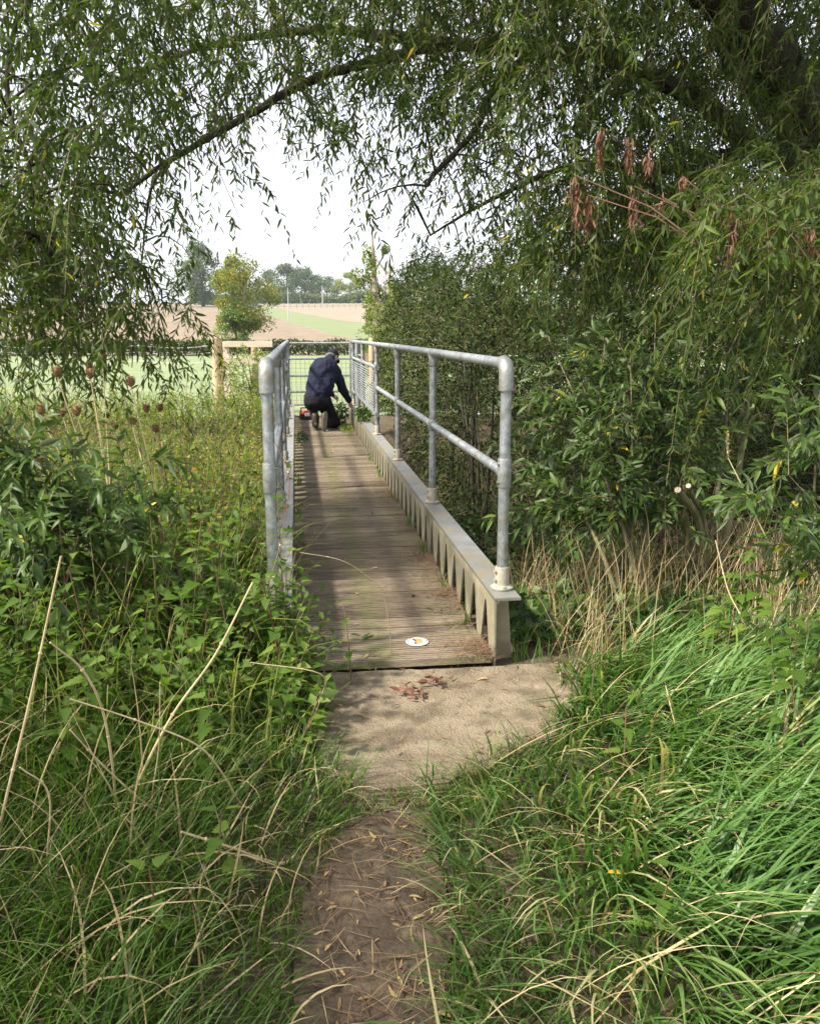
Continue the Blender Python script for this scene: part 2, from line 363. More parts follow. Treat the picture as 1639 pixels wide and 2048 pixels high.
# ------------------------------------------------------------------ the ground, path, slab and fields
path_px = [(570,2200),(880,2200),(890,2000),(915,1850),(880,1720),(865,1640),(850,1575),(720,1578),(700,1640),(650,1720),(610,1800),(590,1900)]
PATH = [on(x, y, -.04)[:2] for x, y in path_px]
slab_px = [(600,1343),(985,1329),(1100,1321),(1134,1323),(1152,1340),(1170,1385),(1135,1460),(985,1535),(860,1572),(740,1582),(660,1560),(620,1480)]
SLAB0 = [on(x, y, 0)[:2] for x, y in slab_px]
SLAB = []
for i_ in range(len(SLAB0)):
    a_, b_ = SLAB0[i_], SLAB0[(i_+1)%len(SLAB0)]; k_ = max(1, int(np.linalg.norm(b_-a_)/.05))
    for t_ in range(k_): SLAB.append(a_+(b_-a_)*t_/k_+(rng.normal(size=2)*.006 if a_[1] < 3.4 or b_[1] < 3.4 else 0))
SC = np.mean(SLAB, axis=0)+np.array([-.05,.30])
SLABIN = [SC+(p_-SC)*.92 for p_ in SLAB]
def axis(parts):
    return np.concatenate([np.arange(a, b, s) for a, b, s in parts])
def gridmesh(xs, ys, m, zf=gz, keep=None):
    X, Y = np.meshgrid(xs, ys); V = np.stack([X, Y, zf(X, Y)], -1).reshape(-1,3)
    nx, ny = len(xs), len(ys); i = (np.arange(ny-1)[:,None]*nx+np.arange(nx-1)[None,:]).ravel()
    q = np.stack([i,i+1,i+nx+1,i+nx],1)
    if keep is not None:
        c = V[q].mean(1); q = q[keep(c[:,0], c[:,1])]; used = np.unique(q); mp = np.zeros(len(V), int); mp[used] = np.arange(len(used)); V = V[used]; q = mp[q]
    return mesh('ground', V, [q], m, sm=True)
xs = axis([(-1200,-60,60),(-60,-8,4),(-8,-2.4,.3),(-2.4,3.6,.08),(3.6,8,.3),(8,60,4),(60,1201,60)])
ys = axis([(-30,-2,4),(-2,.8,.3),(.8,6,.08),(6,16,.3),(16,48.01,2)])
link('ground', gridmesh(xs, ys, M['ground'], keep=lambda x, y: (y < 15.4)), kind='structure', label='bare brown soil bank under the grass and in the ditch')
link('paddock', gridmesh(axis([(-1200,-60,60),(-60,60,3),(60,1201,60)]), np.array([15.2,17,20,25,30,40,50,60]), M['paddock'], lambda x, y: gz(x,y)+.012), kind='structure', label='mown green paddock beyond the gate')
def rough(x, y): return gz(x, y)+.012+.012*vnoise(x,y,14,2)+.008*vnoise(x,y,41,7)
pxs = np.arange(-.9,1.3,.022); pys = np.arange(.6,2.75,.022)
link('path', gridmesh(pxs, pys, M['mud'], rough, lambda x, y: inpoly(x, y, PATH)), kind='structure', label='trodden muddy path leading to the bridge')
sm_ = MB(); sm_.prism([tuple(p) for p in SLAB], -.25, -.004, plane='xy')
link('concrete_slab', sm_.mesh('concrete_slab', M['slab'], bevel=.012), kind='structure', label='dusty concrete slab at the foot of the bridge')
# fields: edges of the green strip from the photograph, on the rising ground
e1 = [hit(x, y) for x, y in ((745,692),(660,668),(600,650),(540,632),(500,622))]
e2 = [hit(x, y) for x, y in ((745,648),(690,642),(640,633),(590,624),(555,617))]
def edgefun(e, far):
    ex = np.array([p[0] for p in e])[::-1]; ey = np.array([p[1] for p in e])[::-1]
    o = np.argsort(ex); ex, ey = ex[o], ey[o]
    def f(x):
        y = np.interp(x, ex, ey); sl = (ey[1]-ey[0])/(ex[1]-ex[0]+1e-9); y = np.where(x < ex[0], ey[0]+(x-ex[0])*sl, y)
        return np.clip(y, 62, far)
    return f
Y1, Y2 = edgefun(e1, 300), edgefun(e2, 305)
def ruled(name, lo, hi, m, lift, label, n=24):
    cx = np.concatenate([np.arange(-1200,-200,100), np.arange(-200,200,4), np.arange(200,1201,100)]).astype(float)
    t = np.linspace(0,1,n)[:,None]; a, b = lo(cx)[None], np.maximum(hi(cx), lo(cx)+.01)[None]
    Y = a+(b-a)*t; X = np.repeat(cx[None], n, 0); V = np.stack([X,Y,gz(X,Y)+lift],-1).reshape(-1,3)
    nx = len(cx); i = (np.arange(n-1)[:,None]*nx+np.arange(nx-1)[None,:]).ravel()
    link(name, mesh(name, V, [np.stack([i,i+1,i+nx+1,i+nx],1)], m, sm=True), kind='structure', label=label)
one = lambda v: (lambda x: np.full_like(x, v))
ruled('ploughed_field', one(59.0), lambda x: np.maximum(Y1(x), 59.5), M['plough'], .02, 'ploughed brown field rising behind the hedge')
ruled('grass_margin', lambda x: np.maximum(Y1(x), 59.5), Y2, M['margin'], .024, 'green grass strip between two brown fields')
ruled('bare_field', lambda x: np.maximum(Y2(x), Y1(x)), one(306.0), M['farplough'], .028, 'pale brown far field beyond the grass strip')
ruled('far_pasture', one(305.5), one(1500.0), M['margin'], .02, 'distant pasture below the far trees')

# ------------------------------------------------------------------ the footbridge
XR, XL = .83, -.045                # inner faces of the two girders
PR, PL = .893, -.122               # post centre lines
Y0, Y1b = 3.46, 14.3
ZG, ZT, ZM = .27, 1.272, .80
bridge = empty('footbridge', (0,0,0), label='narrow footbridge with galvanised tube railings and grooved timber deck', cat='bridge')
# deck boards with grooves
def plank_mesh(seed):
    rr = random.Random(seed); wv = .138; n = 6; prof = [(-wv/2, -.03)]
    pitch = wv/n
    for i in range(n):
        a = -wv/2+i*pitch; h = rr.uniform(-.0012,.0012)
        prof += [(a+.0030, -.010 if i else -.014), (a+.0052, h), (a+pitch-.0052, h), (a+pitch-.0030, -.010 if i < n-1 else -.014)]
    prof += [(wv/2, -.03)]
    xs_ = np.linspace(XL+.004, XR-.004, 6); m = MB(); k = len(prof)
    vs = [(x+rr.uniform(-.002,.002)*(0 if 0 < i < 5 else 1), p[0]+.0015*math.sin(i*1.3+seed), p[1]+.001*math.sin(i*2.1+seed*2)) for i, x in enumerate(xs_) for p in prof]
    fs = [(i*k+j, i*k+j+1, (i+1)*k+j+1, (i+1)*k+j) for i in range(5) for j in range(k-1)]+[tuple(range(k)), tuple(range(6*k-1, 5*k-1, -1))]
    m.add(vs, fs); return m.mesh('plank', M['plank'])
pms = [plank_mesh(i) for i in range(7)]
y = Y0+.01; i = 0
while y < Y1b+.25:
    o = link('plank', pms[(i*3)%7], bridge, (0, y+.069, random.uniform(-.002,.003))); o.rotation_euler = (random.gauss(0,.004), random.gauss(0,.002), random.gauss(0,.0035))
    y += .138+random.choice((.004,.006,.008,.012)); i += 1
# girders
def girder(sx, xf, label):
    m = MB(); t = .010; zb = -.26; pitch = .262
    a = lambda d: xf+sx*d
    n = int((Y1b-Y0)/pitch)
    # web: top band, then V-shaped bars narrowing downwards, bottom band
    yy = Y0
    poly_top = ZG-.062
    m.prism([(Y0, poly_top),(Y1b, poly_top),(Y1b, ZG-.006),(Y0, ZG-.006)], a(0), a(t), 1, 'yz')
    m.prism([(Y0, zb),(Y1b, zb),(Y1b, zb+.07),(Y0, zb+.07)], a(0), a(t), 1, 'yz')
    zl = zb+.065
    for k in range(n+1):
        c = Y0+.058+k*pitch*(Y1b-Y0-.116)/(n*pitch)
        wt, wb = .108, .040
        l0, l1 = (c-wt-.022, c+wt+.022)
        l0 = max(l0, Y0); l1 = min(l1, Y1b)
        b0 = max(c-wb, Y0) if k else Y0; b1 = min(c+wb, Y1b) if k < n else Y1b
        m.prism([(b0, zl),(b1, zl),(b1, -.03),(min(c+wt, Y1b), ZG-.090),(min(c+wt+.003, Y1b), ZG-.078),(min(c+wt+.010, Y1b), ZG-.068),(l1, poly_top+.002),(l0, poly_top+.002),(max(c-wt-.010, Y0), ZG-.068),(max(c-wt-.003, Y0), ZG-.078),(max(c-wt, Y0), ZG-.090),(b0, -.03)], a(0.0004), a(t-.0004), 1, 'yz')
    m.box((min(a(0),a(.118)), Y0, ZG-.014), (max(a(0),a(.118)), Y1b, ZG), 0)
    # rounded inside corner between web and flange
    m.prism([(a(t-.001), ZG-.014),(a(t+.022), ZG-.0145),(a(t+.008), ZG-.022),(a(t-.001), ZG-.036)], Y0+.001, Y1b-.001, 1)
    m.box((min(a(0),a(.118)), Y0+.002, zb-.014), (max(a(0),a(.118)), Y1b-.002, zb), 0)
    me = m.mesh('girder', [M['flange'], M['web']], bevel=.0022)
    return link('girder', me, bridge, label=label)
gR = girder(1, XR, 'pale metal girder with wedge-shaped openings beside the dark hedge')
gL = girder(-1, XL, 'grey metal girder half hidden by weeds')
PY = [3.60, 5.60, 7.60, 9.60, 11.60, 13.60]
for sx, xf, g in ((1, XR, gR), (-1, XL, gL)):
    for k, py in enumerate(PY):
        m = MB(); yb = py-.02 if k == 0 else py
        m.prism([(xf+sx*.0095, ZG-.0135),(xf+sx*.088, ZG-.0135),(xf+sx*.128, -.255),(xf+sx*.0095, -.255)], yb, yb+.009)
        link('gusset', m.mesh('gusset', M['web'], bevel=.0015), g)
# railings
RAD = .0242
def ring(m, c, r, h, mi=0): m.lathe(c, [(r*.97,0),(r,.003),(r,h-.003),(r*.97,h)], 20, mi)
def railing(px, sx, side):
    for k, py in enumerate(PY):
        end = k in (0, 5)
        far = k >= 3
        m = MB(); m.tube([(px,py,ZG+.01),(px,py,.7),(px,py,ZT-(.05 if end else .01))], RAD, 20)
        p = link('post', m.mesh('post', M['galv'], sm=True), bridge)
        m = MB()
        m.lathe((px,py,ZG+.0005), [(.050,0),(.052,.003),(.052,.011),(.046,.015),(.0345,.020),(.0325,.03),(.0325,.100),(.031,.103),(.026,.104)], 24)
        b = link('base_socket', m.mesh('base_socket', M['fitdirty'], sm=True), p)
        for (bx, by) in ((.0,-.042),(0,.042)):
            m = MB(); m.lathe((px+bx,py+by,ZG+.0135), [(.010,0),(.010,.008),(.006,.010)], 6); link('bolt', m.mesh('bolt', M['fitdirty'], sm=True), p)
        for zz in (.045,.085):
            m = MB(); m.tube([(px-sx*.028,py-.012,ZG+zz),(px-sx*.040,py-.016,ZG+zz)], .0065, 6); link('bolt', m.mesh('bolt', M['fitdirty'], sm=True), p)
        if end:
            dy = 1 if k == 0 else -1; rr = .045
            pts = [(px,py,ZT-.115)]+[(px,py+dy*(rr-rr*math.cos(a)),ZT-rr+rr*math.sin(a)) for a in np.linspace(0,math.pi/2,9)]+[(px,py+dy*.075,ZT)]
            m = MB(); m.tube(pts, [.0325]*len(pts), 20)
            link('elbow', m.mesh('elbow', M['galvfit'], sm=True), p)
        else:
            m = MB(); ring(m, (px,py,ZT-.085), .0305, .075)
            m.tube([(px,py-.034,ZT),(px,py+.034,ZT)], .0305, 20)
            link('tee_fitting', m.mesh('tee_fitting', M['galvfit'], sm=True), p)
        zs = [ZM] if k < 3 else ([ZM,1.02,.50] if k == 3 else [1.02,.50])
        for zz in zs:
            m = MB(); hh = .125 if end or k == 3 else .07
            ring(m, (px,py,zz-hh/2), .0300, hh)
            if not end: m.tube([(px,py-.036,zz),(px,py+.036,zz)], .0285, 16)
            else:
                dy = 1 if k == 0 else -1; m.tube([(px,py,zz),(px,py+dy*.05,zz)], .0285, 16)
            if k == 0 or k == 3:
                for q in (-.04,.04): m.tube([(px-sx*.025,py-.01,zz+q),(px-sx*.036,py-.012,zz+q)], .0055, 6)
            link('sleeve', m.mesh('sleeve', M['galvfit'], sm=True), p)
    m = MB(); m.tube([(px,PY[0]+.045,ZT)]+[(px,yy,ZT+.008*math.sin((yy-PY[0])/10*math.pi)) for yy in np.linspace(4.2,13.0,8)]+[(px,PY[5]-.045,ZT)], RAD, 20)
    link('handrail', m.mesh('handrail', M['galv'], sm=True), bridge)
    m = MB(); m.tube([(px,PY[0],ZM),(px,PY[3],ZM)], RAD*.92, 18); link('mid_rail', m.mesh('mid_rail', M['galv'], sm=True), bridge)
    for zz in (1.02,.50):
        m = MB(); m.tube([(px,PY[3],zz),(px,PY[5],zz)], RAD*.92, 18); link('mid_rail', m.mesh('mid_rail', M['galv'], sm=True), bridge)
    if side == 'r':
        for (ya, yb) in ((PY[3],PY[4]),(PY[4],PY[5])):
            fr = MB()
            for zz in (.545,.975): fr.tube([(px-.03,ya+.05,zz),(px-.03,yb-.05,zz)], .008, 8)
            for yy in (ya+.05,yb-.05): fr.tube([(px-.03,yy,.545),(px-.03,yy,.975)], .008, 8)
            pf = link('infill_panel', fr.mesh('infill_panel', M['galv'], sm=True), bridge)
            for zz in np.linspace(.575,.945,13):
                b = MB(); b.tube([(px-.03,ya+.05,zz),(px-.03,yb-.05,zz)], .0062, 6); link('bar', b.mesh('bar', M['galv'], sm=True), pf)
railing(PR, 1, 'r'); railing(PL, -1, 'l')

# plaque on the deck
pq = on(834, 1284, .004); pl_ = empty('round_plaque', (pq[0],pq[1],.002), label='round white plaque with an orange mark on the deck boards', cat='plaque')
white = solid('white_enamel', [(.3,(.50,.52,.55)),(.7,(.58,.59,.61))], 12, .35); orange = solid('orange_enamel', [(.3,(.42,.21,.06)),(.7,(.52,.28,.09))], 20, .4)
inkm = solid('dark_ink', [(.3,(.03,.035,.06)),(.7,(.07,.075,.11))], 20, .5); palei = solid('pale_ink', [(.3,(.34,.39,.46)),(.7,(.41,.46,.53))], 20, .5)
m = MB(); m.lathe((0,0,0), [(.050,0),(.052,.002),(.052,.004),(.050,.0055)], 40); link('disc', m.mesh('disc', white, sm=True), pl_)
def flat(pts, z, mt, nm):
    m = MB(); m.prism([tuple(p) for p in pts], z, z+.0005, plane='xy'); return link(nm, m.mesh(nm, mt), pl_)
flat([(.052*.9*math.cos(a)*.98-.002, .047*math.sin(a)*.9) for a in np.linspace(.75*math.pi,1.25*math.pi,16)]+[(-.012,-.03),(-.010,.03)], .0056, palei, 'printed_field')
flat([(.006+.019*math.copysign(abs(math.cos(a))**.7, math.cos(a)), .002+.034*math.copysign(abs(math.sin(a))**.75, math.sin(a))) for a in np.linspace(0,2*math.pi,28,endpoint=False)], .0062, orange, 'orange_mark')
for (cx_, cy_, a, b) in ((-.014,.024,.006,.011),(-.012,-.026,.006,.011),(-.008,.005,.004,.011),(.043,.003,.004,.006),(.033,.02,.003,.003),(.035,-.020,.006,.002)):
    flat([(cx_+a*math.cos(t), cy_+b*math.sin(t)) for t in np.linspace(0,2*math.pi,12,endpoint=False)], .0068, inkm, 'ink_mark')
for t in np.linspace(.68*math.pi,1.32*math.pi,12):
    cx_, cy_ = .044*math.cos(t), .044*math.sin(t); flat([(cx_-.0016,cy_-.0022),(cx_+.0016,cy_-.0022),(cx_+.0016,cy_+.0022),(cx_-.0016,cy_+.0022)], .0064, inkm, 'letter_mark')

# ------------------------------------------------------------------ gate, timber fence, wires beyond the bridge
GY = 15.7
gxl, gxr = at(572, 700, GY)[0], at(700, 700, GY)[0]
gate = empty('field_gate', (0,0,0), label='galvanised field gate with wire mesh at the far end of the bridge', cat='gate')
def part(nm, parent, fn, mt, sm=True, **k):
    m = MB(); fn(m); return link(nm, m.mesh(nm, mt, sm=sm), parent, **k)
for px_y in (686, 717, 751, 783, 809):
    z = at(640, px_y, GY)[2]
    part('gate_rail', gate, lambda m: m.tube([(gxl,GY,z),(gxr,GY,z)], .021 if px_y < 800 else .018, 10), M['galv'])
zt, zb_ = at(640,686,GY)[2], at(640,809,GY)[2]
for x in (gxl, gxr): part('gate_stile', gate, lambda m: m.tube([(x,GY,zb_-.03),(x,GY,zt+.03)], .023, 10), M['galv'])
for x in np.linspace(gxl,gxr,15)[1:-1]: part('mesh_wire', gate, lambda m: m.tube([(x,GY-.024,zb_),(x,GY-.024,at(640,717,GY)[2])], .0035, 5), M['galvfit'])
for z in np.linspace(zb_, at(640,717,GY)[2], 11)[1:-1]: part('mesh_wire', gate, lambda m: m.tube([(gxl,GY-.03,z),(gxr,GY-.03,z)], .0035, 5), M['galvfit'])
gp = empty('gate_post', (gxr+.12,GY-.1,0), label='galvanised round gate post where the latch sits beside the infill panel', cat='post')
part('post_tube', gp, lambda m: m.tube([(0,0,-.3),(0,0,1.28)], .055, 14), M['galv'])
part('cap', gp, lambda m: m.lathe((0,0,1.275), [(.060,0),(.060,.02),(.03,.035)], 14), M['galvfit'])
part('latch', gp, lambda m: (m.tube([(.02,-.05,1.02),(.10,-.09,.99),(.11,-.1,.90)], .012, 6), m.box((-.08,-.075,.86),(.03,-.05,1.0))), M['galvfit'], False)
FY = 15.9
def post(px0, px1, top, Y, label, cat='post', square=False, mt=None):
    a = at(px0, top, Y); b = at(px1, top, Y); r = (b[0]-a[0])/2; x = (a[0]+b[0])/2; zt = a[2]
    m = MB()
    if square: m.box((x-r,Y-r,gz(x,Y)-.2),(x+r,Y+r,zt))
    else: m.lathe((x,Y,gz(x,Y)-.2), [(r*1.04,0),(r,.3),(r*.98,zt-gz(x,Y)+.19),(r*.8,zt-gz(x,Y)+.205)], 16)
    return link('fence_post', m.mesh('fence_post', mt or M['timber'], sm=not square, bevel=.006 if square else 0), label=label, cat=cat, group=None)
post(421,443,675,FY,'stout round timber strainer post at the end of the wire fence')
post(501,516,684,FY,'slim round timber post carrying two sawn rails beside the railing')
post(445,457,683,FY-.12,'square pale timber upright beside the stout strainer post', square=True, mt=M['timberrail'])
post(737,749,676,GY+.3,'round timber gate post in front of the ivy hedge')
for k, (ya, yb, lab) in enumerate(((682,694,'upper pale sawn timber rail beside the bridge railing'),(714,727,'lower pale sawn timber rail behind the weeds'))):
    a, b = at(446,ya,FY-.2), at(545,yb,FY-.2); m = MB(); m.box((a[0],FY-.2,b[2]),(b[0],FY-.155,a[2]))
    link('timber_rail', m.mesh('timber_rail', M['timberrail'], bevel=.004), label=lab, cat='rail')
a = at(700,707,GY+.36); b = at(738,723,GY+.36); m = MB(); m.box((a[0],GY+.34,b[2]),(b[0]+.05,GY+.38,a[2]))
link('timber_rail', m.mesh('timber_rail', M['timber'], bevel=.004), label='short brown timber rail behind the gate latch', cat='rail')
wf = empty('wire_fence', (0,0,0), label='thin white wire fence along the paddock edge', cat='fence')
wmat = solid('fence_tape', [(.3,(.40,.42,.44)),(.7,(.50,.52,.54))], 8, .5)
for yl, yr in ((692,690),(703,704),(719,722)):
    p0, p1 = at(-120,yl,19.5), at(432,yr,FY)
    pts = [p0+(p1-p0)*t-np.array([0,0,.05*math.sin(math.pi*((t*4)%1))]) for t in np.linspace(0,1,17)]
    part('wire', wf, lambda m: m.tube(pts, .0032, 5), wmat)
for t in (0,.25,.5,.75):
    p = at(-120,690,19.5)*(1-t)+at(432,690,FY)*t
    part('stake', wf, lambda m: m.tube([(p[0],p[1]+.02,-.2),(p[0],p[1]+.02,p[2]+.06)], .006, 6), wmat)

# ------------------------------------------------------------------ the kneeling man
def capsule(m, p0, r0, p1, r1, n=14):
    p0, p1 = Vector(p0), Vector(p1); d = (p1-p0); L_ = d.length; d.normalize()
    pts, rad = [], []
    for a in np.linspace(-math.pi/2+.12, 0, 5): pts.append(p0+d*(r0*math.sin(a))); rad.append(r0*math.cos(a))
    for a in np.linspace(0, math.pi/2-.12, 5): pts.append(p1+d*(r1*math.sin(a))); rad.append(r1*math.cos(a))
    m.tube(pts, rad, n)
def ellip(m, c, r, rot=None, n=16):
    vs, fs = [], []; k = 9; Rm = rot or Matrix.Identity(3)
    for i in range(1, k):
        t = math.pi*i/k
        for j in range(n):
            a = 2*math.pi*j/n; vs.append(Vector(c)+Rm@Vector((r[0]*math.sin(t)*math.cos(a), r[1]*math.sin(t)*math.sin(a), r[2]*math.cos(t))))
    vs += [Vector(c)+Rm@Vector((0,0,r[2])), Vector(c)+Rm@Vector((0,0,-r[2]))]; b = (k-1)*n
    for i in range(k-2):
        for j in range(n): fs.append((i*n+j, (i+1)*n+j, (i+1)*n+(j+1)%n, i*n+(j+1)%n))
    for j in range(n): fs += [(b, j, (j+1)%n), (b+1, (k-2)*n+(j+1)%n, (k-2)*n+j)]
    m.add(vs, fs)
def remeshed(name, m, mt, vox, parent, smoothit=4, wrinkle=0, **k):
    me = m.mesh(name+'_raw', mt); o = bpy.data.objects.new(name+'_raw', me); COL.objects.link(o)
    md = o.modifiers.new('r', 'REMESH'); md.mode = 'VOXEL'; md.voxel_size = vox; md.use_smooth_shade = True
    s_ = o.modifiers.new('s', 'SMOOTH'); s_.iterations = smoothit; s_.factor = .5
    if wrinkle:
        tx = bpy.data.textures.new(name+'_folds', 'CLOUDS'); tx.noise_scale = .085; tx.noise_depth = 2
        dm = o.modifiers.new('d', 'DISPLACE'); dm.texture = tx; dm.strength = wrinkle; dm.mid_level = .5
    dg = bpy.context.evaluated_depsgraph_get(); dg.update()
    me2 = bpy.data.meshes.new_from_object(o.evaluated_get(dg)); me2.name = name
    me2.materials.clear(); me2.materials.append(mt)
    bpy.data.objects.remove(o)
    return link(name, me2, parent, **k)
navy = solid('navy_fleece', [(.3,(.010,.012,.026)),(.7,(.020,.023,.046))], 18, .95, bump=.3, bscale=160, spec=.15)
blackc = solid('black_cloth', [(.3,(.007,.007,.009)),(.7,(.014,.014,.018))], 20, .95, bump=.3, bscale=120, spec=.15)
skinm = solid('skin', [(.3,(.42,.24,.17)),(.7,(.52,.31,.22))], 20, .55)
bootm = solid('boot_leather', [(.3,(.035,.026,.02)),(.7,(.07,.052,.04))], 25, .6)
solem = solid('boot_sole', [(.3,(.05,.043,.036)),(.7,(.14,.125,.105))], 30, .85)
hairm = solid('grey_hair', [(.3,(.05,.045,.04)),(.7,(.13,.12,.11))], 60, .8)
capm = solid('cap_cloth', [(.3,(.012,.014,.024)),(.7,(.025,.028,.042))], 40, .9, spec=.15)
man = empty('person', (0,12.35,0), label='person in navy sweater and dark cap kneeling on the bridge deck', cat='person')
# joints (bridge coordinates, relative to Y 12.35)
pel, waist, chest, neck = (.30,.28,.44), (.32,.34,.60), (.41,.44,.86), (.50,.56,1.00)
head = Vector((.545,.66,1.055))
shR, elR, wrR = (.575,.48,.86), (.675,.50,.60), (.785,.62,.385)
shL, elL, wrL = (.30,.58,.90), (.38,.84,.66), (.56,.98,.45)
hipR, knR, anR = (.385,.30,.40), (.555,.50,.075), (.415,.10,.115)
hipL, knL, anL = (.215,.32,.40), (.19,.70,.46), (.265,.30,.10)
hrot = Matrix.Rotation(R(-35),3,'Z')@Matrix.Rotation(R(-38),3,'X')
b = MB()
for a, ra, c, rc in ((pel,.11,waist,.11),(waist,.11,chest,.13),(chest,.12,neck,.06),(neck,.055,tuple(head),.055),
    (shR,.055,elR,.043),(elR,.043,wrR,.030),(shL,.055,elL,.043),(elL,.043,wrL,.030),
    (hipR,.085,knR,.058),(knR,.055,anR,.04),(hipL,.085,knL,.058),(knL,.055,anL,.04),(shR,.06,shL,.06)): capsule(b, a, ra, c, rc)
ellip(b, head, (.073,.092,.112), hrot)
ellip(b, head+hrot@Vector((0,.096,-.018)), (.014,.02,.022), hrot)         # nose
ellip(b, head+hrot@Vector((0,.075,-.075)), (.035,.028,.026), hrot)         # chin
for s in (-1,1): ellip(b, head+hrot@Vector((s*.076,-.005,-.012)), (.011,.022,.034), hrot)   # ears
def hand(m, wr, d, up_, thumb):
    d = Vector(d).normalized(); sd = d.cross(Vector(up_)).normalized(); nn = sd.cross(d); wr = Vector(wr)
    capsule(m, wr-d*.01, .03, wr+d*.065, .034, 10)
    for i, (o_, ln) in enumerate(((-.033,.058),(-.011,.068),(.011,.064),(.033,.048))):
        k0 = wr+d*.07+sd*o_; k1 = k0+(d*.75-nn*.65).normalized()*ln*.6; k2 = k1+(d*.1-nn).normalized()*ln*.5
        capsule(m, k0, .0105, k1, .0095, 8); capsule(m, k1, .0095, k2, .008, 8)
    t0 = wr+d*.02+sd*thumb*.03; t1 = t0+(d*.6+sd*thumb*.7-nn*.3).normalized()*.04; t2 = t1+(d*.6-nn*.8).normalized()*.032
    capsule(m, t0, .014, t1, .0115, 8); capsule(m, t1, .0115, t2, .009, 8)
hand(b, wrR, (.25,.35,-.8), (-.7,.1,.4), -1); hand(b, wrL, (.7,.05,-.5), (.1,.1,1), 1)
remeshed('body', b, skinm, .008, man, 3)
j = MB()
for a, ra, c, rc in (((.305,.275,.50),.155,(.315,.32,.60),.155),((.29,.29,.52),.15,(.34,.36,.66),.165),(waist,.178,chest,.19),((.26,.33,.62),.13,(.31,.42,.86),.125),((.40,.30,.62),.14,(.47,.40,.82),.13),(chest,.165,neck,.088),((.36,.42,.80),.15,(.36,.46,.92),.13),((.46,.42,.78),.15,(.49,.48,.90),.13),
    (shR,.088,elR,.068),(elR,.070,(.775,.61,.41),.047),(shL,.085,elL,.066),(elL,.066,(.545,.965,.468),.045),(shR,.085,chest,.12),(shL,.085,chest,.12),(neck,.072,(.515,.585,1.03),.066)): capsule(j, a, ra, c, rc)
remeshed('sweater', j, navy, .013, man, 4, .045, label='navy blue sweater')
t = MB()
for a, ra, c, rc in ((pel,.165,(.30,.29,.50),.15),(hipR,.125,knR,.085),(hipL,.122,knL,.085),(knR,.078,anR,.062),(knL,.078,(.262,.32,.17),.06),((.23,.26,.42),.13,(.38,.26,.42),.13)): capsule(t, a, ra, c, rc)
remeshed('trousers', t, blackc, .013, man, 4, .02, label='black trousers')
# right boot: toes on the deck, sole upright facing back; left boot planted
def boot(pos, rot, nm='boot'):
    bb = MB()
    capsule(bb, (0,-.01,.10), .055, (0,-.02,.20), .053); capsule(bb, (0,-.035,.055), .047, (0,.12,.045), .046); capsule(bb, (0,.12,.045), .046, (0,.17,.042), .036)
    bo = remeshed(nm, bb, bootm, .01, man, 3); bo.location = pos; bo.rotation_euler = rot
    so_ = MB(); pts = [(.040*math.cos(a)*(1 if math.sin(a) > 0 else .85)*(1-.12*math.cos(2*a)), .055+.145*math.sin(a)) for a in np.linspace(0,2*math.pi,24,endpoint=False)]
    so_.prism(pts, -.008, .012, plane='xy')
    for yy in np.linspace(-.07,.18,9):
        hw = .034*math.sqrt(max(.05, 1-((yy-.055)/.15)**2)); so_.box((-hw,yy-.008,-.015),(hw,yy+.008,-.007))
    link('sole', so_.mesh('sole', solem, bevel=.002), bo)
boot((.40,.045,.205), (R(-98),R(6),R(4)))
boot((.262,.28,.016), (0,0,R(4)))
cp_ = MB(); ellip(cp_, head+hrot@Vector((0,-.006,.040)), (.086,.104,.086), hrot)
cap = remeshed('cap', cp_, capm, .008, man, 2)
pk = MB(); pk.prism([(.078*math.cos(a), .08+.085*math.sin(a)) for a in np.linspace(0,math.pi,14)], .012, .020, plane='xy')
pko = link('peak', pk.mesh('peak', capm, bevel=.002), cap); pko.matrix_basis = Matrix.Translation(head)@(hrot@Matrix.Rotation(R(-8),3,'X')).to_4x4()
hr = MB(); ellip(hr, head+hrot@Vector((0,-.022,-.012)), (.077,.082,.062), hrot); remeshed('hair', hr, hairm, .008, man, 1)
# tool beside the man
tq = on(610, 840, 0); tool = empty('power_tool', (tq[0],tq[1]+.06,0.004), R(20), label='red and black power tool on the deck beside the kneeling person', cat='tool')
redm = solid('red_plastic', [(.3,(.34,.02,.025)),(.7,(.48,.04,.04))], 12, .35); blkm = solid('black_plastic', [(.3,(.012,.012,.014)),(.7,(.025,.025,.028))], 20, .45)
lblm = solid('pale_label', [(.3,(.55,.62,.72)),(.7,(.7,.75,.82))], 14, .4)
tb = MB(); tb.box((-.085,-.10,0),(.085,.10,.085)); link('body', tb.mesh('body', blkm, bevel=.02, sm=True), tool)
tb = MB(); tb.prism([(-.075,.08),(.075,.08),(.068,.125),(.03,.15),(-.04,.15),(-.07,.12)], -.09, .09); link('cover', tb.mesh('cover', redm, bevel=.012, sm=True), tool)
tb = MB(); tb.box((-.035,-.106,.062),(.045,-.094,.115)); link('label_plate', tb.mesh('label_plate', lblm, bevel=.003), tool)
tb = MB(); tb.tube([(-.06,.02,.12),(-.06,.02,.19),(.06,.02,.19),(.06,.02,.12)], .013, 10); link('handle', tb.mesh('handle', blkm, sm=True), tool)
tb = MB(); tb.prism([(-.085,.03),(-.085,.065),(-.22,.085),(-.24,.075)], -.012, .012); link('blade', tb.mesh('blade', M['galvfit'], bevel=.002), tool)
tb = MB(); tb.tube([(.05,-.1,.04),(.05,-.135,.04)], .028, 12); link('motor_housing', tb.mesh('motor_housing', blkm, sm=True), tool)
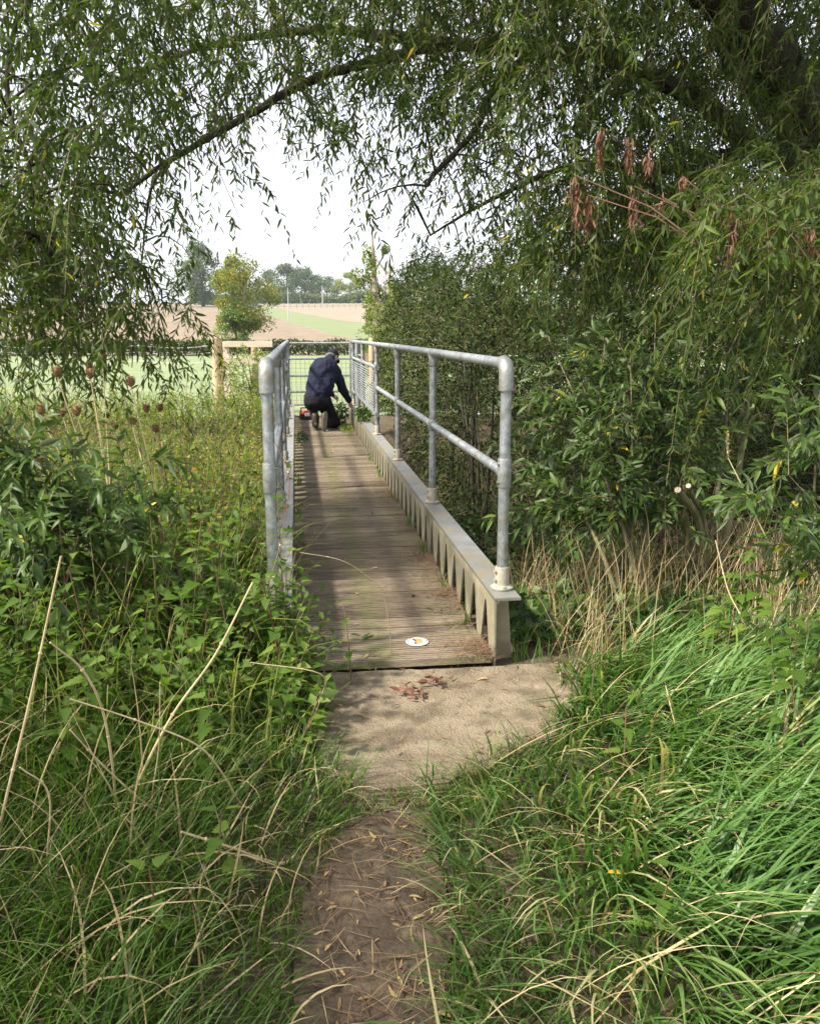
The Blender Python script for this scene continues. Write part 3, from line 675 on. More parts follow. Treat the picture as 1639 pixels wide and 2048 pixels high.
# cut ivy around the person's hands
def heap(name, c, r, n, sz, m, label, cat, T=OVAL):
    d = rand_unit(n)*np.cbrt(rng.uniform(0,1,(n,1)))*np.array(r); P = np.array(c)+d; P[:,2] = np.maximum(P[:,2], c[2]-r[2])
    return link(name, leafmesh(name, m, T, P, rand_unit(n), rand_unit(n)+np.array([0,0,.6]), sz*rng.uniform(.6,1.2,n), sz*.75*rng.uniform(.6,1.2,n), rng.uniform(0,1,n)), label=label, cat=cat)
heap('cut_foliage', (.66,13.15,.17), (.13,.28,.18), 420, .045, M['ivy'], 'heap of cut ivy between the kneeling person and the girder', 'foliage')
heap('cut_foliage', (.70,12.45,.04), (.12,.5,.04), 260, .034, M['weed'], 'flat scatter of fresh clippings along the girder foot', 'foliage')
heap('cut_foliage', (.06,11.5,.02), (.10,.9,.02), 180, .032, M['ivy'], 'trail of clippings on the deck below the weedy railing', 'foliage')
heap('cut_foliage', (.86,11.3,.34), (.10,.45,.10), 340, .05, M['ivy'], 'ivy sprays trailing over the girder below the infill panel', 'foliage')

# ------------------------------------------------------------------ far trees, hedge, poles, fence, car
def far_tree(name, px, top, Y, wpx, label, m, base=None, n=5200, trunk=True, lobes=9, sz=.030, group='far trees', skirt=.25, seed=0, ht=None):
    g = np.random.default_rng(100+seed)
    p = at(px, 640, Y); x = p[0]; zb = float(gz(x, Y))-.1; ztop = at(px, top, Y)[2]; hgt = ztop-zb; wd = wpx/F*Y
    root = empty(name, (x,Y,zb), label=label, cat='tree', group=group)
    m_ = MB(); tr = hgt*.022
    m_.tube([(0,0,0),(g.normal()*.01*hgt,0,hgt*.3),(g.normal()*.03*hgt,0,hgt*.75)], [tr*1.3,tr,tr*.3], 8)
    for k in range(6):
        a = g.uniform(0,6.28); z0 = hgt*g.uniform(.2,.55)
        m_.tube([(0,0,z0),(math.cos(a)*wd*.2,math.sin(a)*wd*.2,z0+hgt*.14),(math.cos(a)*wd*.36,math.sin(a)*wd*.36,z0+hgt*.24)], [tr*.5,tr*.3,tr*.1], 5)
    link('trunk', m_.mesh('trunk', M['paletrunk'] if m is M['gold'] else M['bark'], sm=True), root)
    C = []; rr = []
    for k in range(lobes*4):
        t = g.uniform(skirt*.6,1); a = g.uniform(0,6.28)
        prof = math.sin(math.pi*min(.96,max(.1,(t-skirt*.5)/(1.02-skirt*.5)))**.8)**.7
        rad = wd*.42*prof*g.uniform(.35,1); C.append((math.cos(a)*rad, math.sin(a)*rad, hgt*(t*.9+.02))); rr.append(min(wd,hgt)*g.uniform(.09,.18))
    C = np.array(C); rr = np.array(rr); k = g.integers(0,len(C),n); d = nrm(g.normal(size=(n,3)))
    P = C[k]+d*rr[k,None]*np.cbrt(g.uniform(.15,1,(n,1)))*np.array([1.1,1.1,.8])
    P[:,2] = np.maximum(P[:,2], hgt*.06)
    s_ = sz*hgt*g.uniform(.5,1.3,n)
    tint = np.clip(.5+.28*vnoise(k*1.7,k*.9,1,seed)+g.normal(size=n)*.18,0,1)
    me = leafmesh('crown', m, OVAL, P, nrm(g.normal(size=(n,3))+np.array([0,0,-.2])), nrm(d+g.normal(size=(n,3))*.6+np.array([0,0,.5])), s_, s_*.8, tint)
    link('crown', me, root, kind='stuff'); return root
far_tree('broadleaf_tree', 408, 484, 250, 130, 'tall dark hazy tree behind the golden tree', M['farleaf'], n=13000, sz=.028, skirt=.08, seed=1)
far_tree('golden_tree', 484, 503, 66, 150, 'golden green autumn tree at the edge of the ploughed field', M['gold'], n=15000, sz=.020, skirt=.36, seed=2, lobes=14, group=None)
far_tree('field_shrub', 470, 596, 65, 95, 'bright green shrubby growth at the foot of the golden tree', M['fgreen'], n=3600, sz=.04, skirt=.1, seed=3, group=None)
labs = ['rounded blue green tree beyond the far fence poles','paired tall tree beside the rounded blue green one','low hazy tree in the far hedgerow','broad far tree left of the ivy clad trunk','small pale bush by the far fence','dim tree peeping between hanging willow twigs','far tree with lighter crown in the distant wood','dark low thicket tree at the field corner']
for k, (px, top, Y, wpx) in enumerate(((575,526,330,100),(612,529,345,90),(655,552,360,100),(700,543,350,120),(716,588,310,48),(540,538,340,90),(745,552,360,120),(630,578,320,90))):
    far_tree('broadleaf_tree', px, top, Y, wpx, labs[k], M['farleaf'] if k not in (3,4) else M['lighthedge'], n=6000, sz=.042, skirt=.05, seed=10+k)
for k, (px, top, Y, wpx) in enumerate(((1060,470,60,210),(930,540,75,190),(1210,500,70,200),(850,560,90,120))):
    far_tree('broadleaf_tree', px, top, Y, wpx, ['light green tree glimpsed through the willow','second light tree behind the dark hedge','tree behind the thick willow foliage','tree behind the ivy clad trunk'][k], M['fgreen'], n=4500, sz=.035, skirt=.1, seed=30+k, group='trees behind the hedge')
for k, px in enumerate((40,150,250)):
    far_tree('broadleaf_tree', px, 596, 420, 120, 'distant tree line dimly seen on the field skyline', M['farleaf'], n=900, sz=.07, skirt=.05, seed=50+k, group='trees on the field skyline')
# clipped hedge
hg = empty('field_hedge', (0,57.5,0), label='long low hedge between the paddock and the ploughed field', cat='hedge')
n = 26000; X = rng.uniform(-36,22,n); Zt = 1.0+.18*vnoise(X,X*0,1.3,3)
P = np.stack([X, rng.normal(size=n)*.38, rng.uniform(0,1,n)**.7*Zt-.05], -1)
link('foliage', leafmesh('foliage', M['hedge'], OVAL, P, rand_unit(n), nrm(rng.normal(size=(n,3))+np.array([0,-.6,.6])), rng.uniform(.1,.2,n), rng.uniform(.08,.16,n), np.clip(rng.beta(2.4,2,n)+.25*vnoise(X,X*0,.7,9),0,1)), hg, kind='stuff')
m = MB()
for x in np.arange(-36,22,.8): m.tube([(x,0,-.1),(x+.1,.05,.7)], .03, 4)
link('stems', m.mesh('stems', M['bark']), hg)
fh = empty('far_hedgerow', (0,312,0), label='dark distant hedgerow below the far trees', cat='hedge')
n = 9000; xa, xb = at(380,612,312)[0], at(780,612,312)[0]; X = rng.uniform(xa,xb,n); P = np.stack([X, rng.normal(size=n)*1.5, gz(X,X*0+312)+rng.uniform(0,1,n)**.8*(3.8+2.2*vnoise(X,X*0,.14,3))],-1)
link('foliage', leafmesh('foliage', M['farleaf'], OVAL, P, rand_unit(n), rand_unit(n)+np.array([0,-.5,.6]), rng.uniform(.5,1.0,n), rng.uniform(.4,.8,n), rng.beta(2,2,n)), fh, kind='stuff')
polem = solid('pole_paint', [(.3,(.34,.34,.33)),(.7,(.44,.44,.43))], 5, .6)
for px, yt, yb, lab in ((577,575,641,'white pole standing in the green field margin'),(562,571,606,'white pole behind the field margin near the golden tree'),(645,572,610,'pale pole beyond the far fence by the low trees')):
    p = hit(px, yb); zt = at(px, yt, p[1])[2]; m = MB(); r = .9/F*p[1]
    m.lathe((p[0],p[1],p[2]-.3), [(r*1.1,0),(r,.5),(r*.8,zt-p[2]+.28),(r*.3,zt-p[2]+.3)], 8); link('pole', m.mesh('pole', polem, sm=True), label=lab, cat='pole')
fe = empty('paddock_fence', (0,0,0), label='distant post and rail fence along the far field edge', cat='fence')
fa, fb = hit(530,617.5), hit(745,616)
fm = solid('grey_rail', [(.3,(.36,.33,.29)),(.7,(.5,.47,.42))], 5, .8)
for k in range(19):
    p = fa+(fb-fa)*k/18; z = float(gz(p[0],p[1])); part('fence_post', fe, lambda m: m.box((p[0]-.09,p[1]-.09,z-.2),(p[0]+.09,p[1]+.09,z+1.4)), fm, False)
    if k < 18:
        q = fa+(fb-fa)*(k+1)/18; zq = float(gz(q[0],q[1]))
        for hh in (.65,1.2): part('rail', fe, lambda m: m.tube([(p[0],p[1]-.1,z+hh),(q[0],q[1]-.1,zq+hh)], .075, 4), fm, False)
cq = hit(508, 616); car = empty('parked_car', (cq[0],cq[1],float(gz(cq[0],cq[1]))+.02), R(8), label='small blue car parked behind the golden tree', cat='car')
bl = solid('blue_paint', [(.3,(.05,.14,.34)),(.7,(.07,.18,.40))], 4, .25); gl = solid('dark_glass', [(.3,(.03,.04,.05)),(.7,(.06,.07,.08))], 4, .08)
part('body', car, lambda m: m.prism([(-2,.3),(2,.3),(2.05,.75),(1.2,.92),(.6,1.42),(-1.3,1.42),(-1.9,.95),(-2.05,.7)], -.85, .85), bl, False)
part('window', car, lambda m: m.prism([(1.02,.95),(.56,1.34),(-1.2,1.34),(-1.6,.95)], -.87, .87), gl, False)
for x in (-1.25,1.25):
    for yy in (-.8,.8): part('wheel', car, lambda m: m.tube([(x,yy-.1,.32),(x,yy+.1,.32)], .32, 14), blkm)
for yy in (-.6,.6): part('headlight', car, lambda m: m.box((2.0,yy-.15,.62),(2.07,yy+.15,.76)), lblm, False)
# ivy clad trunk and its bare neighbour
it = at(752, 660, 24); root = empty('ivy_clad_tree', (it[0],24,-.2), label='slender ivy clad dead tree standing above the hedge', cat='tree')
htop = at(745,455,24)[2]+.2
m = MB(); m.tube([(0,0,0),(.05,0,1.5),(-.04,0,3),(-.1,0,htop)], [.13,.11,.08,.02], 8)
for a, z0, dx, dz in ((0,2.2,.5,.7),(1,2.9,-.6,.35),(2,1.8,.45,.3),(3,3.3,.3,.6),(4,2.5,-.4,.5)):
    m.tube([(0,0,z0),(dx*.6,.1*a-.2,z0+dz*.5),(dx,.1*a-.2,z0+dz)], [.035,.02,.006], 5)
link('trunk', m.mesh('trunk', M['paletrunk'], sm=True), root)
IC = [(rng.normal()*.10-.03*z, rng.normal()*.15, z, rng.uniform(.12,.24)) for z in np.linspace(.2,htop*.86,22)]+[(.5,0,2.85,.16),(-.55,.1,3.2,.2),(.42,.1,2.1,.2),(.28,.1,3.85,.14),(-.4,.2,2.95,.18),(-.2,0,1.2,.3),(.25,0,.9,.32),(.3,.1,1.6,.25)]
IC = np.array(IC); n = 4600; k = rng.integers(0,len(IC),n); d = rand_unit(n); P = IC[k,:3]+d*IC[k,3:]*np.cbrt(rng.uniform(.1,1,(n,1)))
link('ivy', leafmesh('ivy', M['lighthedge'], OVAL, P, nrm(rng.normal(size=(n,3))+np.array([0,0,-.6])), nrm(d+rng.normal(size=(n,3))*.5+np.array([0,0,.4])), rng.uniform(.04,.085,n), rng.uniform(.03,.07,n), np.clip(rng.beta(2,2.8,n)*.85,0,1)), root, kind='stuff')
bt = at(778,660,27); root = empty('bare_tree', (bt[0],27,-.2), label='bare grey branched tree behind the ivy clad trunk', cat='tree'); htop = at(778,492,27)[2]+.2
m = MB(); m.tube([(0,0,0),(.05,0,2),(.0,0,3.2),(.05,0,htop)], [.12,.1,.06,.01], 8)
for k in range(16):
    z0 = rng.uniform(1.8,htop*.9); s = rng.choice([-1,1]); l = rng.uniform(.4,.9); yy = rng.uniform(-.3,.3)
    m.tube([(0.02,0,z0),(s*l*.4,yy*.5,z0+l*.5),(s*l*.7,yy,z0+l*1.1)], [.025,.014,.004], 5)
link('trunk', m.mesh('trunk', M['paletrunk'], sm=True), root)

# ------------------------------------------------------------------ the willow that hangs over the bridge
willow = empty('willow_tree', (4.9,7.2,-.4), label='old willow tree whose drooping branches arch over the footbridge', cat='tree')
WO = np.array([4.9,7.2,-.4])
def wpart(nm, m, mt, **k): return link(nm, m.mesh(nm, mt, sm=True), willow, tuple(-WO), **k)
def spline(pts, n=8):
    pts = [np.array(p, float) for p in pts]; out = []
    ext = [2*pts[0]-pts[1]]+pts+[2*pts[-1]-pts[-2]]
    for i in range(1, len(ext)-2):
        p0, p1, p2, p3 = ext[i-1:i+3]
        for t in np.linspace(0,1,n,endpoint=False):
            out.append(.5*((2*p1)+(-p0+p2)*t+(2*p0-5*p1+4*p2-p3)*t*t+(-p0+3*p1-3*p2+p3)*t**3))
    out.append(pts[-1]); return out
LIMBS = []
def limb(pts, r0, r1, nm='limb', n=10):
    sp_ = spline(pts); k = len(sp_); rad = [r0+(r1-r0)*(i/(k-1))**.8 for i in range(k)]
    sp_ = [p+rng.normal(size=3)*rad[i]*.12 for i, p in enumerate(sp_)]
    m = MB(); m.tube(sp_, rad, n); wpart(nm, m, M['bark']); LIMBS.append(np.array(sp_)); return sp_
fork = at(1650,330,6.6)
limb([(4.9,7.2,-.5),(4.7,7.0,1.0),fork,at(1560,170,6.3),at(1470,30,6.1),at(1410,-180,5.9),at(1330,-420,5.5)], .34, .13, 'trunk', 14)
limb([fork,at(1510,290,6.3),at(1395,200,6.2),at(1300,150,6.2),at(1180,105,6.3),at(1060,105,6.4),at(900,90,6.4),at(720,130,6.3),at(610,165,6.2),at(480,240,6.0),at(340,320,5.9),at(240,392,5.8)], .09, .012)
limb([at(1470,30,6.1),at(1300,-60,5.6),at(1050,-120,5.3),at(760,-190,5.2),at(450,-220,5.2),at(150,-160,5.2)], .09, .018)
limb([at(150,-160,5.2),at(30,60,5.2),at(20,220,5.1),at(60,330,5.1),at(70,470,5.1)], .018, .005)
limb([at(1060,105,6.4),at(990,175,6.2),at(950,260,6.1),at(870,345,6.0),at(855,372,6.0)], .035, .012)
limb([fork,at(1480,305,6.4),at(1330,340,6.6),at(1150,330,6.9),at(980,400,7.2),at(860,470,7.4)], .06, .008)
limb([at(340,320,5.9),at(305,370,5.8),at(292,440,5.8),at(283,530,5.8)], .014, .005)
limb([at(900,90,6.4),at(660,60,6.9),at(420,90,7.1),at(200,180,7.2)], .05, .010)
limb([fork,at(1500,440,5.9),at(1420,400,5.6),at(1310,378,5.4)], .03, .007)
limb([(4.8,7.1,.8),at(1620,560,5.2),at(1500,520,4.4),at(1430,560,3.9),at(1390,600,3.6)], .04, .006)
limb([at(1410,-180,5.9),(1.2,2.4,3.9),(-.2,.8,4.2),(-1.6,-.4,4.0)], .08, .02)
limb([at(450,-120,5.2),(-2.4,3.6,3.7),(-3.0,2.2,3.4)], .05, .015)
LP = np.concatenate(LIMBS)
# how thick the foliage is, read off the photograph in cells of 100 px (rows from y=-200, columns from x=-200)
DENS = [
 (-200,'56666677788888888887'),
 (-100,'45566677788999999987'),
 (   0,'43365566889999998776'),
 ( 100,'44366665678888999877'),
 ( 200,'44366543357767999988'),
 ( 300,'56586330134437999999'),
 ( 400,'67993210011348999888'),
 ( 500,'67993200001258877766'),
 ( 600,'56694300000002333345'),
 ( 700,'22144300000000000112'),
]
cells = []
for y0, row in DENS:
    for i, c in enumerate(row):
        x0 = -200+i*100; d = int(c)
        if d == 0: continue
        if x0 >= 1350 and y0 >= 400: Yr = (3.4,5.6)
        elif x0 >= 1300 and y0 < 250: Yr = (5.3,8.0)
        elif x0 >= 1000: Yr = (5.0,7.4)
        elif x0 <= 250: Yr = (4.5,6.6)
        else: Yr = (5.4,7.6)
        cells.append((x0,y0,d,Yr))
st, dr, ln, br = [], [], [], []
for x0, y0, d, Yr in cells:
    nt_ = int(round(d**1.35*(2.0 if x0 < 900 else 2.35))); cY = rng.uniform(*Yr)
    for q in range(2 if d > 2 else 1):
        c = at(x0+rng.uniform(10,90), y0+rng.uniform(-40,50), rng.uniform(*Yr)); k = np.argmin(np.linalg.norm(LP-c, axis=1)); a = LP[k]
        if np.linalg.norm(a-c) < 2.2:
            mid = (a+c)/2+np.array([0,0,.18*np.linalg.norm(a-c)]); t = np.linspace(0,1,5)[:,None]; br.append(a*(1-t)**2+2*mid*t*(1-t)+c*t**2)
    for q in range(nt_):
        p = at(x0+rng.uniform(0,100), y0+rng.uniform(-75,35), rng.uniform(*Yr))
        st.append(p); dr.append(nrm(np.array([rng.normal()-.25, rng.normal(), rng.normal()*.35-.25]))); ln.append(rng.uniform(.26,.55))
# crown above and behind the photographer, out of the frame
for q in range(420):
    x = rng.uniform(-3.4,4.5); y = rng.uniform(-1.5,4.6); z = 2.9+max(0,y)*.36+rng.uniform(.25,1.6)
    if rng.uniform() < .5+.5*vnoise(x,y,1.1,5): st.append(np.array([x,y,z])); dr.append(nrm(rng.normal(size=3)*np.array([1,1,.3])-np.array([0,0,.2]))); ln.append(rng.uniform(.3,.6))
for q in range(1200):
    x = rng.uniform(1.2,6.5); y = rng.uniform(3.5,9.5); z = 1.4+y*.42+rng.uniform(.3,3.2)
    st.append(np.array([x,y,z])); dr.append(nrm(rng.normal(size=3)*np.array([1,1,.4])-np.array([0,0,.2]))); ln.append(rng.uniform(.4,.8))
st, dr, ln = map(np.array, (st, dr, ln))
P, D, Nn, L, poly = twigs(st, dr, ln, rng.uniform(.25,1.5,len(st)), 26, .076, spread=.9, hang=.42)
hi_ = P[:,2] > 1.6+P[:,1]*.42; L = np.where(hi_, L*1.7, L)
Wd = L*rng.uniform(.20,.29,len(L)); tint = np.clip(rng.beta(2.2,2.6,len(L))*.93+(rng.uniform(0,1,len(L)) > .985)*.5, 0, 1)
vis = np.linalg.norm(P-CAM, axis=1); rel = P-CAM; dz = rel@FW; ux = CX+F*(rel@RT)/dz; uy = CY-F*(rel@UP)/dz
infr = (dz > .5)&(ux > 0)&(ux < 1639)&(uy > 0)&(uy < 2048)
order = np.argsort(np.where(infr, vis, 1e9))[:300]; keep = np.ones(len(P), bool); keep[order] = False
link('foliage', leafmesh('foliage', M['willow'], LANCE, (P-WO)[keep], D[keep], Nn[keep], L[keep], Wd[keep], tint[keep]), willow, kind='stuff')
def leaf_protos(name, T, m, tints):
    return [mesh(name, T[0], T[1], m, np.full(len(T[0]), t), sm=True) for t in tints]
wl = leaf_protos('leaf', LFOLD, M['willow'], (.1,.3,.45,.6,.75,.9))
def leafobj(me, parent, p, d, nn, L_, W_, nm='leaf'):
    d = nrm(d); y_ = nrm(np.cross(nn, d)); z_ = np.cross(d, y_); o = bpy.data.objects.new(nm, me); COL.objects.link(o); o.parent = parent
    o.matrix_basis = Matrix(((d[0]*L_,y_[0]*W_,z_[0]*L_,p[0]),(d[1]*L_,y_[1]*W_,z_[1]*L_,p[1]),(d[2]*L_,y_[2]*W_,z_[2]*L_,p[2]),(0,0,0,1))); return o
for i in order: leafobj(wl[int(tint[i]*5.99)], willow, P[i]-WO, D[i], Nn[i], L[i], Wd[i])
link('twigs', twigmesh('twigs', poly-WO, np.full(len(poly),.0028), M['twig']), willow, kind='stuff')
br = np.array(br); link('branchlets', twigmesh('branchlets', br-WO, rng.uniform(.006,.011,len(br)), M['bark']), willow, kind='stuff')
# dead brown leaf bundles hanging in the crown
for (x, y0, y1, Y) in ((1200,255,338,4.7),(1256,275,345,4.7),(1150,350,462,4.6),(1176,390,470,4.6),(1268,372,458,4.5),(1297,300,345,4.7),(1364,352,376,4.6),(1464,420,530,4.0),(1500,430,500,4.0),(1325,395,420,4.5),(1590,440,500,3.9),(1400,395,425,4.5),(1540,430,520,3.9),(1620,455,520,3.9),(1430,400,440,4.1),(1560,440,480,3.9)):
    a = at(x,y0,Y); b = at(x,y1,Y); n = int(max(16,(y1-y0)*.55)); t = rng.uniform(0,.85,n)[:,None]
    Pd = a+(b-a)*t+rng.normal(size=(n,3))*.012; Dd = np.array([0,0,-1])+rng.normal(size=(n,3))*.28
    me = leafmesh('dead_leaf_cluster', M['deadleaf'], LFOLD, Pd-WO, Dd, rand_unit(n), rng.uniform(.04,.075,n), rng.uniform(.007,.013,n), rng.uniform(0,1,n))
    link('dead_leaf_cluster', me, willow, label='bundle of dead brown leaves')
    k = np.argmin(np.linalg.norm(LP-a, axis=1)); m = MB(); m.tube([LP[k],(LP[k]+a)/2+np.array([0,0,.06]),a,b], [.006,.004,.003,.001], 5)
    link('dead_twig', m.mesh('dead_twig', M['redstem'], sm=True), willow, tuple(-WO))

# unseen tree added behind and left of the camera to shade the left foreground
fmr = empty('added_shade_tree', (-5.4,-1.0,-.05), label='unseen leafy tree added to cast shade on the foreground', cat='tree'); FO = np.array([-5.4,-1.0,-.05])
q = MB(); q.tube([(0,0,-.1),(.1,.1,1.2),(.3,.4,2.6),(.7,.8,4.6)], [.2,.16,.12,.04], 10); link('trunk', q.mesh('trunk', M['bark'], sm=True), fmr)
for k in range(7):
    a = k*.9; q = MB(); q.tube([(.15,.2,1.5+.3*k),(.4+.6*math.cos(a),.5+.6*math.sin(a),2.3+.3*k),(.7+1.2*math.cos(a),.8+1.1*math.sin(a),3.0+.3*k)], [.07,.045,.012], 7); link('limb', q.mesh('limb', M['bark'], sm=True), fmr)
n = 250; d = rand_unit(n); s = np.array([.9,1.1,3.9])+d*np.array([1.0,1.5,1.5])*np.cbrt(rng.uniform(.1,1,(n,1)))
P, D, Nn, L, poly = twigs(s, d+rng.normal(size=d.shape)*.5, rng.uniform(.3,.6,n), np.full(n,.3), 14, .11, .9, .2)
link('crown', leafmesh('crown', M['hedge'], OVAL, P, D, Nn, L, L*.8, rng.beta(2,2,len(L))), fmr, kind='stuff')

# ------------------------------------------------------------------ hedge and saplings on the ditch side
def bush(name, c, r, nt_, K, lsz, m, label, group, wr=.55, T=OVAL, ln=(.25,.5), droop=.25, bias=.55, stems=6, tb=(2.2,2.4)):
    c = np.array(c); r = np.array(r); gzb = float(gz(c[0],c[1])); root = empty(name, (c[0],c[1],gzb), label=label, cat='bush', group=group); O = np.array([c[0],c[1],gzb])
    d = rand_unit(nt_); rad = rng.uniform(bias,1,nt_)**.6*(1+.22*vnoise(d[:,0]*3,d[:,2]*3+d[:,1]*2,1.3,c[0]))
    s = c+d*r*rad[:,None]; s[:,2] = np.maximum(s[:,2], gz(s[:,0],s[:,1])+.03)
    P, D, Nn, L, poly = twigs(s, d+rng.normal(size=d.shape)*.6+np.array([0,0,.15]), rng.uniform(*ln,nt_), np.full(nt_,droop), K, lsz, .85, .15)
    tint = np.clip(rng.beta(*tb,len(P)),0,1)
    link('foliage', leafmesh('foliage', m, T, P-O, D, Nn, L, L*wr*rng.uniform(.8,1.2,len(L)), tint), root, kind='stuff')
    link('twigs', twigmesh('twigs', poly-O, np.full(len(poly),.0035), M['twig']), root, kind='stuff')
    for k in range(stems):
        a = rng.uniform(0,6.28); e = c+r*np.array([math.cos(a)*.6,math.sin(a)*.6,.55])-O
        q = MB(); q.tube(spline([(rng.normal()*.1,rng.normal()*.1,-.1), e*np.array([.4,.4,.45])+rng.normal(size=3)*.05, e],5), [.028-.0022*i for i in range(11)], 6); link('stem', q.mesh('stem', M['bark'], sm=True), root)
    return root
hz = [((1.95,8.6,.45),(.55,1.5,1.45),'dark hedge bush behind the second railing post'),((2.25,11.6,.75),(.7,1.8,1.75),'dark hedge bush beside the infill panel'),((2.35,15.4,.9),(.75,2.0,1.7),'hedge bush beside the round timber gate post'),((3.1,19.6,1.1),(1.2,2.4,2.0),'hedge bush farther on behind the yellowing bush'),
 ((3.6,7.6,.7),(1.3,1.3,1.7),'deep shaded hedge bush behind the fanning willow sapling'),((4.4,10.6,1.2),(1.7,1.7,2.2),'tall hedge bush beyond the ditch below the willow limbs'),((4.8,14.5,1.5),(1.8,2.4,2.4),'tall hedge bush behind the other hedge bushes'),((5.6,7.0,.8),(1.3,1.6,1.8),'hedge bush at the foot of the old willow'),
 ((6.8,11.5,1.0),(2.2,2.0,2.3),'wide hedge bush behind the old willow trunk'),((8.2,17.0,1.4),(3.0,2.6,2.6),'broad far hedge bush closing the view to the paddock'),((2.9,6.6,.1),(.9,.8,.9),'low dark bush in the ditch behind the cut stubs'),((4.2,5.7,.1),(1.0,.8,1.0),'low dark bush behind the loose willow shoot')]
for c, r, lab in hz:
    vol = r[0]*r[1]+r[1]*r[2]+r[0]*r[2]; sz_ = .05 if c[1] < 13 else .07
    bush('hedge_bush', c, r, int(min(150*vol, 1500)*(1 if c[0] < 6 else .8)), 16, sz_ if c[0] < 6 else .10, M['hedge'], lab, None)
bush('yellowing_bush', (2.05,17.2,1.0), (.55,1.0,1.15), 480, 14, .055, M['lighthedge'], 'yellowing bush beside the ivy clad tree', None)
bush('bramble', (1.55,6.4,-.55), (.45,1.1,.42), 260, 12, .06, M['ivy'], 'low dark bramble in the ditch under the railing', None, wr=.75, stems=2)
bush('bramble', (1.75,5.0,-.25), (.5,.6,.32), 200, 12, .055, M['ivy'], 'low bramble on the ditch bank behind the end post', None, wr=.75, stems=2)
bush('bramble', (2.9,5.9,-.2), (.8,.8,.6), 320, 12, .055, M['ivy'], 'dark bramble in the shade behind the willow stems', None, wr=.75, stems=2)
n = 13000; X = rng.uniform(.965,4.2,n); Yv = 3.62+9.4*rng.uniform(0,1,n)**1.6; P = np.stack([X,Yv,gz(X,Yv)+.02+.10*rng.uniform(0,1,n)],-1)
link('ditch_ivy', leafmesh('ditch_ivy', M['ivy'], OVAL, P, rand_unit(n), rand_unit(n)*.5+np.array([0,-.3,1]), rng.uniform(.04,.07,n), rng.uniform(.035,.06,n), rng.uniform(0,1,n)), kind='stuff', label='ivy leaves carpeting the ditch under the bridge')
def sapling(base, tips, label, ntw, lsz=.088, wr=.25, r=.017, m=None, cut=(), ln=(.2,.4), fstart=.52, fat=None):
    root = empty('willow_sapling', tuple(base), label=label, cat='sapling', group=None); B = np.array(base); S_, D_, Ln = [], [], []
    for i, t in enumerate(tips):
        t = np.array(t); o = rng.normal(size=3)*np.array([.06,.06,0]); mid = B+o+(t-B)*.45+np.array([0,0,.10])+rng.normal(size=3)*.03
        sp_ = np.array(spline([B+o-np.array([0,0,.08]), mid, t], 8)); k = len(sp_); rr = (fat or r)*rng.uniform(.7,1.1)
        q = MB(); q.tube(sp_-B, [rr*(1-(.35 if i in cut else .82)*j/(k-1)) for j in range(k)], 8); st_ = link('stem', q.mesh('stem', M['stem'], sm=True), root)
        if i in cut:
            dd = nrm(sp_[-1]-sp_[-2]); q = MB(); q.tube([sp_[-1]-B-dd*.002, sp_[-1]-B+dd*.003], rr*.66, 10); link('cut_end', q.mesh('cut_end', M['paletrunk']), st_); continue
        for z in range(ntw):
            u = rng.uniform(fstart,1)*(k-1); a = int(min(u,k-2)); p = sp_[a]+(sp_[a+1]-sp_[a])*(u-a); tn = nrm(sp_[a+1]-sp_[a])
            S_.append(p); D_.append(tn*.8+rng.normal(size=3)*.75); Ln.append(rng.uniform(*ln))
    S_, D_, Ln = map(np.array, (S_, D_, Ln))
    P, D, Nn, L, poly = twigs(S_, D_, Ln, rng.uniform(.1,.6,len(S_)), 17, lsz, .75, .3)
    tint = np.clip(rng.beta(2.2,2.8,len(P))*.95+(rng.uniform(0,1,len(P)) > .985)*.5+(np.repeat(rng.uniform(0,1,len(S_)) > .95, 17))*.30,0,1); W_ = L*wr*rng.uniform(.8,1.2,len(L))
    kp = np.ones(len(P), bool); od = np.argsort(np.linalg.norm(P-CAM,axis=1))[:60]; kp[od] = False
    link('foliage', leafmesh('foliage', m or M['sapleaf'], LANCE if lsz < .08 else LFOLD, (P-B)[kp], D[kp], Nn[kp], L[kp], W_[kp], tint[kp]), root, kind='stuff')
    for i in od: leafobj(sl_[int(tint[i]*5.99)], root, P[i]-B, D[i], Nn[i], L[i], W_[i])
    link('twigs', twigmesh('twigs', poly-B, np.full(len(poly),.0026), M['twig']), root, kind='stuff')
sl_ = leaf_protos('leaf', LFOLD, M['sapleaf'], (.1,.3,.45,.6,.75,.9))
bA = on(1268,1240,-.12); bA[2] = float(gz(bA[0],bA[1]))
sapling(bA, [at(1065,930,4.7),at(1110,820,4.8),at(1150,735,4.9),at(1210,660,4.9),at(1260,700,4.5),at(1310,640,4.7),at(1180,880,4.3),at(1100,1010,4.4),at(1085,650,5.2)], 'many stemmed willow sapling fanning out behind the end post', 20)
bB = on(1410,1200,-.10); bB[2] = float(gz(bB[0],bB[1]))
sapling(bB, [at(1300,900,4.4),at(1355,980,4.05),at(1376,972,4.1),at(1290,760,4.5),at(1400,680,4.5),at(1460,640,4.6),at(1240,1000,4.2),at(1380,800,4.2),at(1500,560,5.0)], 'willow sapling with two freshly cut stubs above dry grass', 19, cut=(1,2), fat=.024)
bD = on(1690,1330,-.06)
sapling(bD, [at(1600,850,3.1),at(1560,930,3.0),at(1530,1010,2.9),at(1640,780,3.2),at(1600,1080,2.9)], 'loose willow shoot with long drooping leaves beside the nettles', 8, lsz=.09, r=.010)
bL = np.array([-1.55,3.95,float(gz(-1.55,3.95))])
